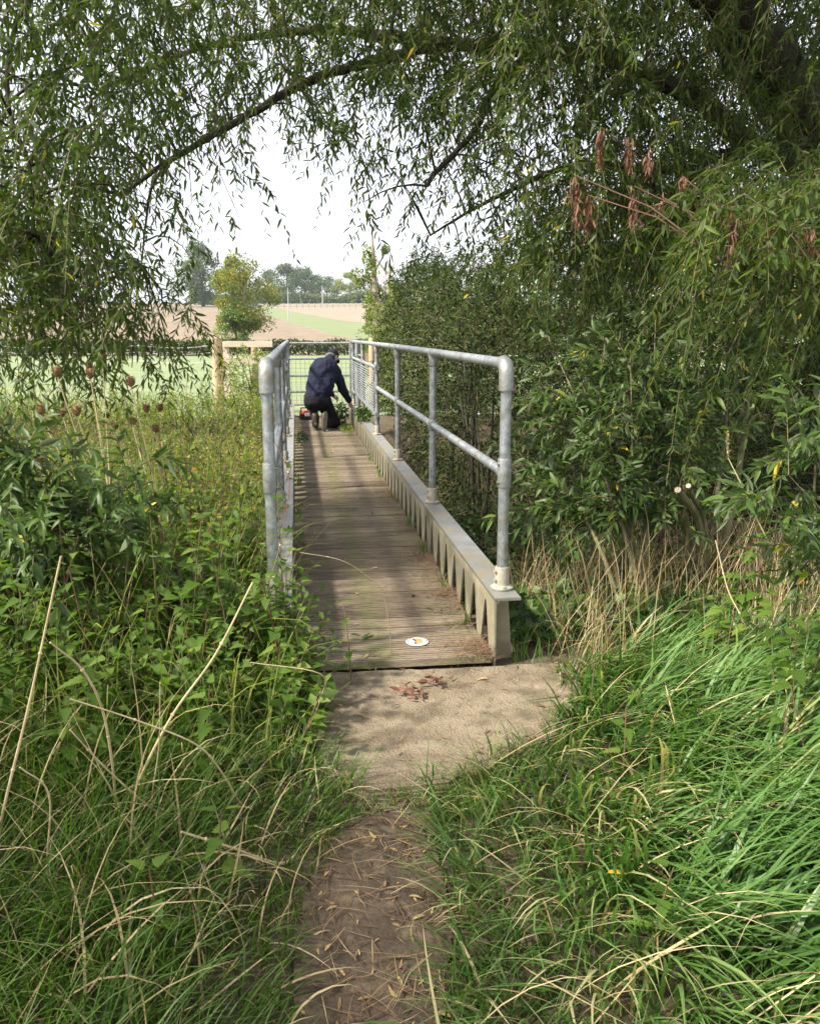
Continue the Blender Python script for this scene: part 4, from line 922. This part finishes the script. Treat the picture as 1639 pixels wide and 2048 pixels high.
sapling(bL, [at(40,900,3.6),at(120,930,3.5),at(200,960,3.5),at(280,930,3.8),at(330,1010,3.6),at(90,1040,3.2),at(240,1060,3.3),at(-20,980,3.4),at(-60,900,3.8)], 'low grey leaved willow regrowth among the nettles', 17, lsz=.092, r=.010, m=M['sapleaf'])

# ------------------------------------------------------------------ weeds beyond the railing
def scatter(n, x0, x1, y0, y1): return rng.uniform(x0,x1,n), rng.uniform(y0,y1,n)
X, Yv = scatter(13000,-9,-.24,4.3,15.2); kp = (X > -Yv*.55-.6); X, Yv = X[kp], Yv[kp]
n = len(X); pat = vnoise(X,Yv,.9,2)
grass('rough_grass', M['grass_m'], np.stack([X,Yv,gz(X,Yv)-.02],-1), rng.uniform(0,6.28,n), rng.uniform(.35,1.0,n)*(1-.2*smooth(9,15,Yv)), rng.uniform(0,.6,n), rng.uniform(.5,2.2,n), rng.uniform(.005,.011,n), np.clip(rng.beta(2,2,n)+.3*pat,0,1), label='rough yellowing grass on the bank beside the bridge')
X, Yv = scatter(4600,-7,-.24,4.0,14.8); kp = (X > -Yv*.52-.5)&(vnoise(X,Yv,.8,7) > -.35); X, Yv = X[kp], Yv[kp]; n = len(X)
s = np.stack([X,Yv,gz(X,Yv)],-1); hh = rng.uniform(.5,1.12,n)*(1-.1*smooth(8,14,Yv))*(.85+.3*vnoise(X,Yv,1.1,3))
P, D, Nn, L, poly = twigs(s, np.array([0,0,1.])+rng.normal(size=(n,3))*.22, hh, np.full(n,.08), 20, .05, .95, .15)
link('weed_patch', leafmesh('weed_patch', M['weed'], OVAL, P, D, Nn, L, L*.55, np.clip(np.repeat(rng.beta(2,2.4,n),20)+rng.normal(size=len(L))*.1,0,1)), kind='stuff', label='mixed leafy weeds growing through the rough grass')
link('weed_stems', twigmesh('weed_stems', poly, np.full(n,.004), M['redstem']), kind='stuff', label='reddish weed stems in the rough grass')
bush('hawthorn_bush', (-1.35,12.9,-.05), (1.15,.7,.52), 520, 13, .045, M['weed'], 'leafy bush in front of the timber rails', None, droop=.1, ln=(.14,.3))
bush('yellow_vine', tuple(at(497,745,14.6)), (.26,.3,.30), 130, 12, .05, M['lighthedge'], 'yellow leaved climber over the lower timber rail', None, wr=.7, stems=2)
# teasels
def teasel(base, heads, label):
    root = empty('teasel', tuple(base), label=label, cat='teasel', group=None); B = np.array(base)
    h0 = np.array(heads[0][0]); sp0 = np.array(spline([B, B+(h0-B)*.5+np.array([.02,0,.06]), h0],8))
    for i, (h, s) in enumerate(heads):
        s = s*.68; h = np.array(h); sp_ = sp0 if i == 0 else np.array(spline([sp0[5+i], sp0[5+i]+(h-sp0[5+i])*.55+np.array([0,0,-.03]), h],6))
        q = MB(); k = len(sp_); q.tube(sp_-B, [(.005 if i == 0 else .0035)*(1-.4*j/(k-1)) for j in range(k)], 6); link('stem', q.mesh('stem', M['drystem'], sm=True), root)
        q = MB(); q.lathe(tuple(h-B), [(.006*s,-.004),(.016*s,.002),(.0205*s,.018*s),(.021*s,.035*s),(.017*s,.052*s),(.009*s,.062*s),(.003,.066*s)], 12)
        hd = link('head', q.mesh('head', M['teasel'], sm=True), root)
        nb = 150; a = rng.uniform(0,6.28,nb); zz = rng.uniform(0,.06,nb)*s; rr = .019*s*np.sin(np.clip(zz/(.066*s),.12,.95)*math.pi)**.5
        Pq = np.stack([rr*np.cos(a),rr*np.sin(a),zz],-1)+h-B; Dq = np.stack([np.cos(a),np.sin(a),a*0+.7],-1)
        link('bract', leafmesh('bract', M['fallen'], LANCE, Pq, Dq, rand_unit(nb), np.full(nb,.013), np.full(nb,.004), rng.uniform(.1,.6,nb)), hd, kind='stuff')
        nb = 7; a = np.linspace(0,6.28,nb,endpoint=False); Pq = np.repeat((h-B)[None],nb,0); Dq = np.stack([np.cos(a),np.sin(a),a*0+.5],-1)
        link('spine', leafmesh('spine', M['straw'], LANCE, Pq, Dq, np.stack([a*0,a*0,a*0+1],-1), rng.uniform(.03,.06,nb), np.full(nb,.004), np.full(nb,.4)), hd, kind='stuff')
def gb(x, y, Y):
    p = at(x,y,Y); p[2] = float(gz(p[0],p[1])); return p
teasel(gb(225,1000,4.3), [(at(115,752,4.1),1.05),(at(83,828,4.0),1.0),(at(125,832,4.3),.8)], 'tall teasel leaning over the weeds with three brown heads')
teasel(gb(222,1000,4.5), [(at(181,756,4.3),1.05),(at(205,724,4.6),.9),(at(179,738,4.5),.8)], 'tallest teasel with its heads close together under the willow')
teasel(gb(330,1000,4.6), [(at(262,772,4.3),1.1),(at(248,790,4.9),.6)], 'teasel with one large head and one small bud')
teasel(gb(240,1010,4.4), [(at(154,830,4.2),1.1),(at(93,858,4.6),.75)], 'teasel with one plump head low over the nettles')
teasel(gb(340,1020,5.0), [(at(293,824,4.8),.95),(at(320,822,4.9),.9),(at(312,864,4.9),.95)], 'teasel with three heads among yellowing weeds')
teasel(gb(330,1020,4.9), [(at(267,848,4.7),.95),(at(231,858,4.7),.8),(at(214,836,4.9),.6)], 'teasel with small heads behind the plump one')
teasel(gb(130,1120,3.9), [(at(78,936,3.5),1.0)], 'lone short teasel standing out of the willow regrowth')

# ------------------------------------------------------------------ nettles
nl = leaf_protos('leaf', NETTLE, M['nettle'], (.15,.4,.6,.85))
def nettle(x, y, h, label, group, lean=(0,0), lsz=.065, nodes=9, top=None):
    zb = float(gz(x,y)); root = empty('nettle', (x,y,zb), rng.uniform(0,6.28), label=label, cat='nettle', group=group)
    lx, ly = rng.normal()*.08*h+lean[0], rng.normal()*.08*h+lean[1]
    c = lambda t: np.array([lx*t*t, ly*t*t, h*t])
    q = MB(); q.tube([c(t) for t in np.linspace(0,1,7)], [.0042*(1-.6*t) for t in np.linspace(0,1,7)], 5); link('stem', q.mesh('stem', M['nstem'] if rng.uniform() < .6 else M['redstem'], sm=True), root)
    a0 = rng.uniform(0,6.28); t0 = .35 if h > .35 else .2
    for k in range(nodes):
        t = t0+(1-t0)*k/(nodes-1); s = 1.3*lsz*(1.05-.5*((k/(nodes-1))**2))*rng.uniform(.85,1.15)
        for j in (0,1):
            a = a0+k*math.pi/2+j*math.pi+rng.normal()*.2; el = rng.uniform(-.35,.2)+.5*(k == nodes-1)
            d = np.array([math.cos(a)*math.cos(el), math.sin(a)*math.cos(el), math.sin(el)])
            leafobj(nl[rng.integers(0,4)], root, c(t)+d*.012, d, np.array([0,0,1.])+rng.normal(size=3)*.25, s, s*rng.uniform(.75,.95))
k = 0
while k < 110:
    x = rng.uniform(-2.1,-.22); y = rng.uniform(2.35,5.2)
    if x < -y*.52-.1: continue
    h = rng.uniform(.46,1.02)*(.5+.5*smooth(2.3,3.4,y))*(.78+.22*smooth(-.25,-.9,x))
    wh = 'beside the railing' if x > -.75 else ('among the grey leaved willow regrowth' if y > 3.1 else 'behind the leaning golden stalk')
    hc = 'tall' if h > .62 else ('knee high' if h > .42 else 'low')
    nettle(x, y, h, '%s stinging nettle with serrated leaves %s' % (hc, wh), '%s nettles %s' % (hc, wh), lsz=rng.uniform(.05,.078)); k += 1
def nettle_at(px, py, Y, lab, grp=None, lsz=.07, nodes=5, hmin=.12):
    p = at(px,py,Y); h = max(hmin, p[2]-float(gz(p[0],p[1]))); nettle(p[0], p[1], h, lab, grp, lsz=lsz, nodes=nodes)
nettle_at(430,1620,2.0,'single broad nettle top standing clear of the dark grass',lsz=.062,nodes=4)
nettle_at(310,1745,1.75,'low nettle half buried in the dark grass',lsz=.06,nodes=4)
nettle_at(560,1000,3.5,'nettle sprig climbing the railing end post')
nettle_at(700,1215,3.25,'nettle sprig leaning over the edge of the deck',lsz=.05)
nettle_at(640,1300,3.05,'nettle sprig beside the slab and deck corner',lsz=.06)
for k, (x, y) in enumerate(((548,1165),(522,1150),(566,1195),(500,1180),(585,1225))): nettle_at(x, y, 3.18+.05*(k%3), 'leafy nettle hiding the railing end post socket', 'nettles before the end post', lsz=.06, nodes=8)
nettle_at(600,1260,3.1,'bushy nettle at the foot of the railing end post',lsz=.065,nodes=6)
LE = 'short nettle crowding the foot of the weedy girder end'
for k in range(22):
    x = rng.uniform(-.42,.05); y = rng.uniform(2.75,3.42); nettle(x, y, rng.uniform(.34,.66)*(1-.5*smooth(-.1,.1,x)), LE, 'nettles at the girder end', lsz=.056, nodes=7)
LR = 'pale green nettle growing beside the willow stems and dry grass'
for (x, y, Y) in ((1590,1150,2.7),(1560,1190,2.8),(1625,1200,2.6),(1500,1120,3.1),(1470,1080,3.2),(1530,1080,3.1),(1600,1260,2.5),(1440,1170,3.3),(1560,1290,2.6),(1350,1260,3.6),(1640,1110,2.7)):
    nettle_at(x, y, Y, LR, 'nettles beside the willow stems', lsz=.068, nodes=6)
LB = 'small nettle poking out of the long bright grass'
for (x, y, Y) in ((1300,1960,1.6),(1180,1400,2.8),(1400,1440,2.5),(1560,1420,2.4),(1250,1480,2.4)):
    nettle_at(x, y, Y, LB, 'nettles in the bright grass', lsz=.055, nodes=4, hmin=.3)

# leafy tangle under and between the nettles
X, Yv = scatter(1700,-2.6,.06,2.5,5.4); kp = (X > -Yv*.53-.2)&(Yv > 2.5+.5*rng.uniform(0,1,1700))&((X < -.2)|(Yv < 3.43)); X, Yv = X[kp], Yv[kp]; n = len(X)
hh = rng.uniform(.28,.92,n)*(.5+.5*smooth(2.4,3.6,Yv))*(.8+.2*smooth(-.2,-.8,X))
P, D, Nn, L, poly = twigs(np.stack([X,Yv,gz(X,Yv)],-1), np.array([0,0,1.])+rng.normal(size=(n,3))*.3, hh, np.full(n,.12), 16, .066, .95, .25)
link('leafy_tangle', leafmesh('leafy_tangle', M['nettle'], OVAL, P, D, Nn, L, L*.55, np.clip(np.repeat(rng.beta(2,2.2,n),16)+rng.normal(size=len(L))*.12,0,1)), kind='stuff', label='tangle of small green leaves between the nettles')
link('tangle_stems', twigmesh('tangle_stems', poly, np.full(n,.0035), M['nstem']), kind='stuff', label='thin stems in the leafy tangle')
X, Yv = scatter(2400,-2.6,-.05,2.45,4.6); kp = (X > -Yv*.53-.2)&((X < -.22)|(Yv < 3.42)); X, Yv = X[kp], Yv[kp]; n = len(X)
grass('tangled_grass', M['grass_m'], np.stack([X,Yv,gz(X,Yv)-.02],-1), rng.uniform(0,6.28,n), rng.uniform(.35,.95,n)*(.6+.4*smooth(2.4,3.3,Yv))*(1-.3*smooth(-.4,-.15,X)), rng.uniform(0,.5,n), rng.uniform(.5,2.3,n), rng.uniform(.003,.008,n), np.clip(rng.beta(1.8,1.8,n),0,1), nseg=6, label='long yellowing grass tangled through the nettles')
# ------------------------------------------------------------------ grass
def ok(x, y, mslab=0, mpath=0):
    r = ~inpoly(x, y, PATH)&~inpoly(x, y, SLABIN)&~((x > XL-.1)&(x < XR+.1)&(y > Y0-.1)); return r
def field(n, x0, x1, y0, y1):
    X, Y = scatter(n,x0,x1,y0,y1); k = ok(X,Y); return X[k], Y[k]
# bright lodged grass on the open side
X, Y = field(26000,.1,3.6,.75,4.3); kp = (X > .30-.12*np.abs(Y-1.6))&(Y < 3.45+.12*(X-1)+.25*vnoise(X,Y,2.5,6))
X, Y = X[kp], Y[kp]; n = len(X)
edge = 1-smooth(.0,.75,X-(.38+.32*smooth(2.0,2.8,Y)))
tcx, tcy = scatter(260,.1,3.6,.75,4.3); ti = np.argmin((X[:,None]-tcx)**2+(Y[:,None]-tcy)**2, axis=1); taz = rng.normal(size=260)*38; tln = rng.uniform(.6,1.25,260); ttint = rng.normal(size=260)*.14; tstr = rng.uniform(0,1,260)**3*.25
az = np.radians(-58+taz[ti]+24*vnoise(X,Y,1.6,3)*2+rng.normal(size=n)*30)*(1-edge)+np.radians(-150+rng.normal(size=n)*38)*edge
Lb = rng.uniform(.24,.52,n)*(1-.55*edge*rng.uniform(.3,1,n)); 
far_ = smooth(2.6,3.6,Y)
Lb = Lb*(1-.35*far_)*tln[ti]
grass('lush_grass', M['grass_r'], np.stack([X,Y,gz(X,Y)-.02],-1), az, Lb, rng.uniform(.05,.65,n), rng.uniform(.95,2.1,n), rng.uniform(.0065,.0145,n)*(1-.3*edge), np.clip(rng.beta(2.2,2.4,n)*.86+ttint[ti]+(rng.uniform(0,1,n) > .97-.28*edge-tstr[ti])*.5,0,1), nseg=6, curl=.9, label='long bright lodged grass beside the path')
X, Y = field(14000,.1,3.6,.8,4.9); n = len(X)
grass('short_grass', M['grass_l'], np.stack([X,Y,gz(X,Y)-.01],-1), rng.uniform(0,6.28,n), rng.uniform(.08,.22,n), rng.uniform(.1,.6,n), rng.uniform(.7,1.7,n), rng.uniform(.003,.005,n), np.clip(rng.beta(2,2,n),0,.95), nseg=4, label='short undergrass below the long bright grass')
# finer dark grass on the weedy side
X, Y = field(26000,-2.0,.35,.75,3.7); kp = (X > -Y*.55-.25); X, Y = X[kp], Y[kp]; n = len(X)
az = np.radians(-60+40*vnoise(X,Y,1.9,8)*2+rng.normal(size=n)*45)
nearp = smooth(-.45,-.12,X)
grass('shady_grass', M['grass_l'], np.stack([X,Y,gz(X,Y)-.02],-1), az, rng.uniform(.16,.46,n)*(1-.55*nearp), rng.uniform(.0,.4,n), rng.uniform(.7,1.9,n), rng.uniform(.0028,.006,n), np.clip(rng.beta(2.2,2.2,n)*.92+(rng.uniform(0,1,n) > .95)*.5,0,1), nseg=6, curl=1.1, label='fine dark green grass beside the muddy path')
# tuft between the slab and the mud
tx = [on(x,y,-.03)[:2] for x, y in ((640,1570),(760,1578),(900,1560),(1010,1545),(1000,1640),(880,1640),(800,1618),(740,1640),(650,1660))]
X, Y = scatter(15000,-.4,1.0,1.9,2.9); kp = inpoly(X,Y,tx)&~inpoly(X,Y,SLABIN)&(vnoise(X,Y,5,2) > -.25); X, Y = X[kp], Y[kp]; n = len(X)
grass('path_tuft', M['grass_l'], np.stack([X,Y,gz(X,Y)-.005],-1), rng.uniform(0,6.28,n), rng.uniform(.03,.09,n), rng.uniform(.1,.8,n), rng.uniform(.6,1.7,n), rng.uniform(.002,.004,n), np.clip(rng.beta(3,2,n),0,.97), nseg=4, label='short grass strip between the slab and the mud')
# dry grass round the willow stems
X, Y = scatter(3100,1.12,3.6,3.25,4.9); kp = (vnoise(X,Y,2.2,4) > -.2)&(Y > 3.2+.05*X); X, Y = X[kp], Y[kp]; n = len(X)
grass('dry_grass', M['straw'], np.stack([X,Y,gz(X,Y)-.02],-1), rng.uniform(0,6.28,n), rng.uniform(.2,.72,n), rng.uniform(0,.7,n), rng.uniform(.3,2.0,n), rng.uniform(.002,.0048,n), rng.beta(2.2,2,n), nseg=5, label='tall dry straw coloured grass round the willow stems')
X, Y = field(1500,-1.9,.1,1.5,3.7); kp = (X > -Y*.55-.2); X, Y = X[kp], Y[kp]; n = len(X)
grass('dead_grass', M['straw'], np.stack([X,Y,gz(X,Y)-.02],-1), rng.uniform(0,6.28,n), rng.uniform(.2,.62,n)*(1-.5*smooth(-.5,-.2,X)), rng.uniform(.0,1.0,n), rng.uniform(.8,2.8,n), rng.uniform(.0022,.0078,n), rng.beta(2,2,n), nseg=7, label='thin dead grass blades tangled in the dark grass')
X, Y = field(650,.2,2.4,1.1,3.6); n = len(X)
grass('dead_grass', M['straw'], np.stack([X,Y,gz(X,Y)+.05],-1), np.radians(rng.uniform(-180,0,n)), rng.uniform(.15,.5,n), rng.uniform(.4,1.2,n), rng.uniform(1.2,2.1,n), rng.uniform(.002,.005,n), rng.beta(2,2,n), nseg=5, label='thin dead blades lying over the bright grass')

# tall dry stalks, one by one
stalks = [
 ('thick golden dry stalk leaning tall out of the dark grass',.0048,2.15,[(0,1655),(60,1400),(122,1112)]),
 ('long pale stalk slanting up towards the railing post',.0052,2.3,[(275,1570),(345,1430),(430,1310),(505,1165)]),
 ('stout broken brown stalk pointing at the muddy path',.0055,2.0,[(362,1664),(460,1695),(562,1728)]),
 ('bent dark edged stalk arching over the nettles',.0045,2.15,[(100,1285),(165,1340),(205,1420),(225,1530),(240,1640)]),
 ('thin stalk arching down beside the single broad nettle',.0035,2.15,[(140,1398),(270,1440),(390,1488),(440,1540),(487,1612)]),
 ('thin forked straw drooping beside the slab corner',.0028,2.6,[(500,1325),(640,1348),(640,1400),(612,1470)]),
 ('thin straw lying across the deck edge',.0022,3.3,[(600,1105),(680,1120),(730,1150),(768,1192)]),
 ('upright thin straw beside the long pale stalk',.0025,2.2,[(320,1365),(318,1490),(305,1620)]),
 ('long grass stem sweeping down towards the path edge',.003,1.85,[(0,1830),(110,1890),(210,1960),(280,2040)]),
 ('kinked dry stalk hanging in the shady grass',.0035,1.95,[(40,1535),(98,1590),(95,1740),(118,1840),(112,1900)]),
 ('short snapped stalk across the nettle stems',.004,2.2,[(140,1460),(215,1540),(310,1622)]),
 ('thin brown stem rising along the railing end post',.0028,3.35,[(530,1200),(560,1090),(578,960),(548,880)]),
 ('purple stalk standing in the bright grass',.004,2.3,[(1620,1560),(1600,1470),(1580,1370)]),
 ('leaning dry stem out of the bright grass by the nettles',.003,2.5,[(1380,1540),(1350,1450),(1330,1370)]),
 ('pale stiff straw leaning among the pale green nettles',.004,3.1,[(1490,1270),(1455,1180),(1430,1080)]),
 ('thin stem with a pale seed head beside the willow shoot',.0028,3.0,[(1560,1180),(1500,1010),(1455,915)]),
]
for lab, r, Yd, pp in stalks:
    pts = [at(x,y,Yd+.05*i) for i, (x, y) in enumerate(pp)]; B = pts[0].copy()
    # the lower end goes down to the ground
    lo = 0 if pts[0][2] < pts[-1][2] else -1; e = pts[lo]; g = np.array([e[0]+(.05 if lo else -.05), e[1]+.12, float(gz(e[0],e[1]+.12))-.01])
    if e[2]-g[2] > .03: pts = ([g]+pts) if lo == 0 else (pts+[g])
    sp_ = spline(pts,6); k = len(sp_); root = empty('dry_stalk', tuple(sp_[0] if lo == 0 else sp_[-1]), label=lab, cat='stalk'); O = np.array(root.location)
    q = MB(); q.tube([p-O for p in sp_], [r*(1-.45*(i/(k-1) if lo == 0 else 1-i/(k-1))) for i in range(k)], 6); link('stem', q.mesh('stem', M['redstem'] if 'purple' in lab or 'brown stem' in lab else M['drystem'], sm=True), root)
    for t in np.linspace(.2,.8,3):
        q = MB(); p = sp_[int(t*(k-1))]-O; d = nrm(np.array(sp_[int(t*(k-1))+1])-np.array(sp_[int(t*(k-1))])); q.tube([p-d*.004,p,p+d*.004], [r*.9,r*1.25,r*.9], 6)
        link('node', q.mesh('node', M['drystem'], sm=True), root)
    if 'seed head' in lab:
        e = np.array(sp_[-1])-O; nb = 60; t = rng.uniform(0,1,nb)[:,None]; Pq = e+np.array([-.012,0,.09])*t; link('seed_head', leafmesh('seed_head', M['straw'], LANCE, Pq, np.array([0,0,1])+rng.normal(size=(nb,3))*.4, rand_unit(nb), np.full(nb,.014), np.full(nb,.005), rng.uniform(.5,1,nb)), root)

# ------------------------------------------------------------------ litter
X, Y = scatter(1900,-.5,1.0,.9,2.6); kp = inpoly(X,Y,PATH); X, Y = X[kp], Y[kp]; n = len(X)
grass('straw_litter', M['straw'], np.stack([X,Y,rough(X,Y)+.010],-1)[::2], rng.uniform(0,6.28,len(X[::2])), rng.uniform(.03,.14,len(X[::2])), np.full(len(X[::2]),1.45), rng.uniform(1.5,1.66,len(X[::2])), rng.uniform(.0012,.0032,len(X[::2])), rng.beta(1.4,2.2,len(X[::2])), nseg=3, label='pale broken straw littering the muddy path')
grass('stem_litter', M['debris'], np.stack([X,Y,rough(X,Y)+.008],-1), rng.uniform(0,6.28,n), rng.uniform(.03,.16,n), np.full(n,1.45), rng.uniform(1.5,1.66,n), rng.uniform(.0015,.004,n), rng.beta(1.6,2.2,n), nseg=3, label='brown stem fragments littering the muddy path')
n = 1100; X, Y = scatter(n,-.3,1.3,2.3,3.5); kp = inpoly(X,Y,SLAB); X, Y = X[kp], Y[kp]; n = len(X)
grass('slab_litter', M['debris'], np.stack([X,Y,np.full(n,.0)],-1), rng.uniform(0,6.28,n), rng.uniform(.01,.06,n), np.full(n,1.5), rng.uniform(1.5,1.6,n), rng.uniform(.0015,.004,n), rng.beta(1.6,1.6,n), nseg=2, label='twig and stem fragments scattered on the slab')
# clumps of debris against the girder
Pd = []
for y in np.concatenate([np.arange(3.5,8.2,.262)+.1, [3.5,3.52,3.6,4.3,5.1]]):
    k = int(rng.uniform(30,200)*(1.5 if y < 5 else .9)); Pd.append(np.stack([XR-.01-np.abs(rng.normal(size=k))*.085, y+rng.normal(size=k)*.055, .002+rng.uniform(0,.022,k)],-1))
Pd = np.concatenate(Pd); Pd[:,0] = np.minimum(Pd[:,0],XR-.004); n = len(Pd)
grass('girder_debris', M['debris'], Pd, rng.uniform(0,6.28,n), rng.uniform(.02,.08,n), rng.uniform(.9,1.5,n), rng.uniform(1.3,1.8,n), rng.uniform(.001,.003,n), rng.beta(1.8,2,n), nseg=3, label='brown plant debris gathered against the pale girder')
Pd = []
for y in (4.5,5.3,6.1,7.1,8.3,3.9,9.4): k = 16; Pd.append(np.stack([np.full(k,XR-.02)-rng.uniform(0,.03,k), y+rng.normal(size=k)*.04, np.full(k,-.005)],-1))
for y in (3.6,3.8,4.2,4.9,5.6,6.6,8.0): k = 26; Pd.append(np.stack([np.full(k,XL+.015)+rng.uniform(0,.05,k), y+rng.normal(size=k)*.08, np.full(k,-.005)],-1))
Pd = np.concatenate(Pd); n = len(Pd)
grass('deck_tufts', M['grass_l'], Pd, rng.uniform(0,6.28,n), rng.uniform(.05,.16,n), rng.uniform(0,.5,n), rng.uniform(.5,1.6,n), rng.uniform(.003,.006,n), rng.beta(2,2,n), nseg=4, label='small grass tufts growing through the deck edges')
fl = leaf_protos('fallen_leaf', LFOLD, M['fallen'], (.05,.35,.7,.95)); gl_ = leaf_protos('fallen_leaf', LFOLD, M['sapleaf'], (.3,.7))
def fallen(x, y, z, lab, grp, protos=fl, L_=None):
    a = rng.uniform(0,6.28); l = L_ or rng.uniform(.016,.04); flip = 1 if rng.uniform() < .6 else -1
    o = leafobj(protos[rng.integers(0,len(protos))], None, np.array([x,y,z+.004]), np.array([math.cos(a),math.sin(a),rng.normal()*.08]), np.array([rng.normal()*.2,rng.normal()*.2,flip]), l, l*rng.uniform(.18,.3), 'fallen_leaf')
    tag(o, lab, 'leaf', grp)
k = 0
while k < 120:
    x, y = rng.uniform(-.4,.9), rng.uniform(.95,2.5)
    if inpoly(np.array([x]),np.array([y]),PATH)[0]: fallen(x,y,float(rough(x,y)),'narrow tan willow leaf lying on the muddy path','fallen leaves on the path'); k += 1
k = 0
while k < 34:
    x, y = rng.uniform(-.2,1.2), rng.uniform(2.4,3.45)
    if inpoly(np.array([x]),np.array([y]),SLAB)[0]: fallen(x,y,.0,'small yellow brown leaf lying on the concrete slab','fallen leaves on the slab', L_=rng.uniform(.02,.05)); k += 1
for k in range(30): fallen(rng.uniform(.05,.8), 3.5+rng.uniform(0,1)**1.6*7, .003, 'pale narrow leaf lying on the deck boards', 'fallen leaves on the deck', L_=rng.uniform(.025,.06))
for (x, y) in ((742,1268),(700,1020),(720,1022),(742,1024),(785,1040),(790,1072),(822,1195),(850,1215)):
    p = on(x,y,.004); fallen(p[0],p[1],.004,'grey green willow leaf lying on the deck boards','green leaves on the deck', gl_, .085)
p = at(1215,1745,1.75); o = leafobj(mesh('fallen_leaf', LFOLD[0], LFOLD[1], leafmat('amber_leaf', [(0,(.6,.36,.03)),(1,(.7,.42,.04))]), np.full(len(LFOLD[0]),.5), sm=True), None, p, np.array([1,.1,-.15]), np.array([0,-.4,1]), .055, .014, 'fallen_leaf'); tag(o,'bright amber willow leaf caught in the long grass','leaf')
for (x, y, lab, n) in ((828,1388,'curled dead brown leaf spray on the slab',16),(868,1364,'smaller curled dead leaf twig near the deck end',11)):
    p = on(x,y,.01); Pq = p+rng.normal(size=(n,3))*np.array([.03,.03,.004])+np.array([0,0,.012]); root = empty('dead_leaf_spray', tuple(p), label=lab, cat='dead leaves')
    link('leaves', leafmesh('leaves', M['deadleaf'], LFOLD, Pq-p, rng.normal(size=(n,3))*np.array([1,1,.3]), rand_unit(n), rng.uniform(.03,.05,n), rng.uniform(.012,.02,n), rng.uniform(0,.6,n)), root)
    q = MB(); q.tube([(-.03,-.02,.004),(.01,.0,.012),(.05,.03,.006)], [.002,.002,.001], 5); link('twig', q.mesh('twig', M['redstem']), root)

# ------------------------------------------------------------------ haze over the far fields
hm, nt_, N_, out_, L_n = mat('haze_air')
pv = N_('VolumePrincipled'); pv.inputs['Color'].default_value = (.86,.92,1,1); pv.inputs['Density'].default_value = .0003; pv.inputs['Anisotropy'].default_value = .3
L_n(pv.outputs[0], out_.inputs['Volume'])
q = MB(); q.box((-1300,-60,-4),(1300,1600,60)); link('haze', q.mesh('haze', hm), kind='stuff', label='thin pale haze in the air over the fields')
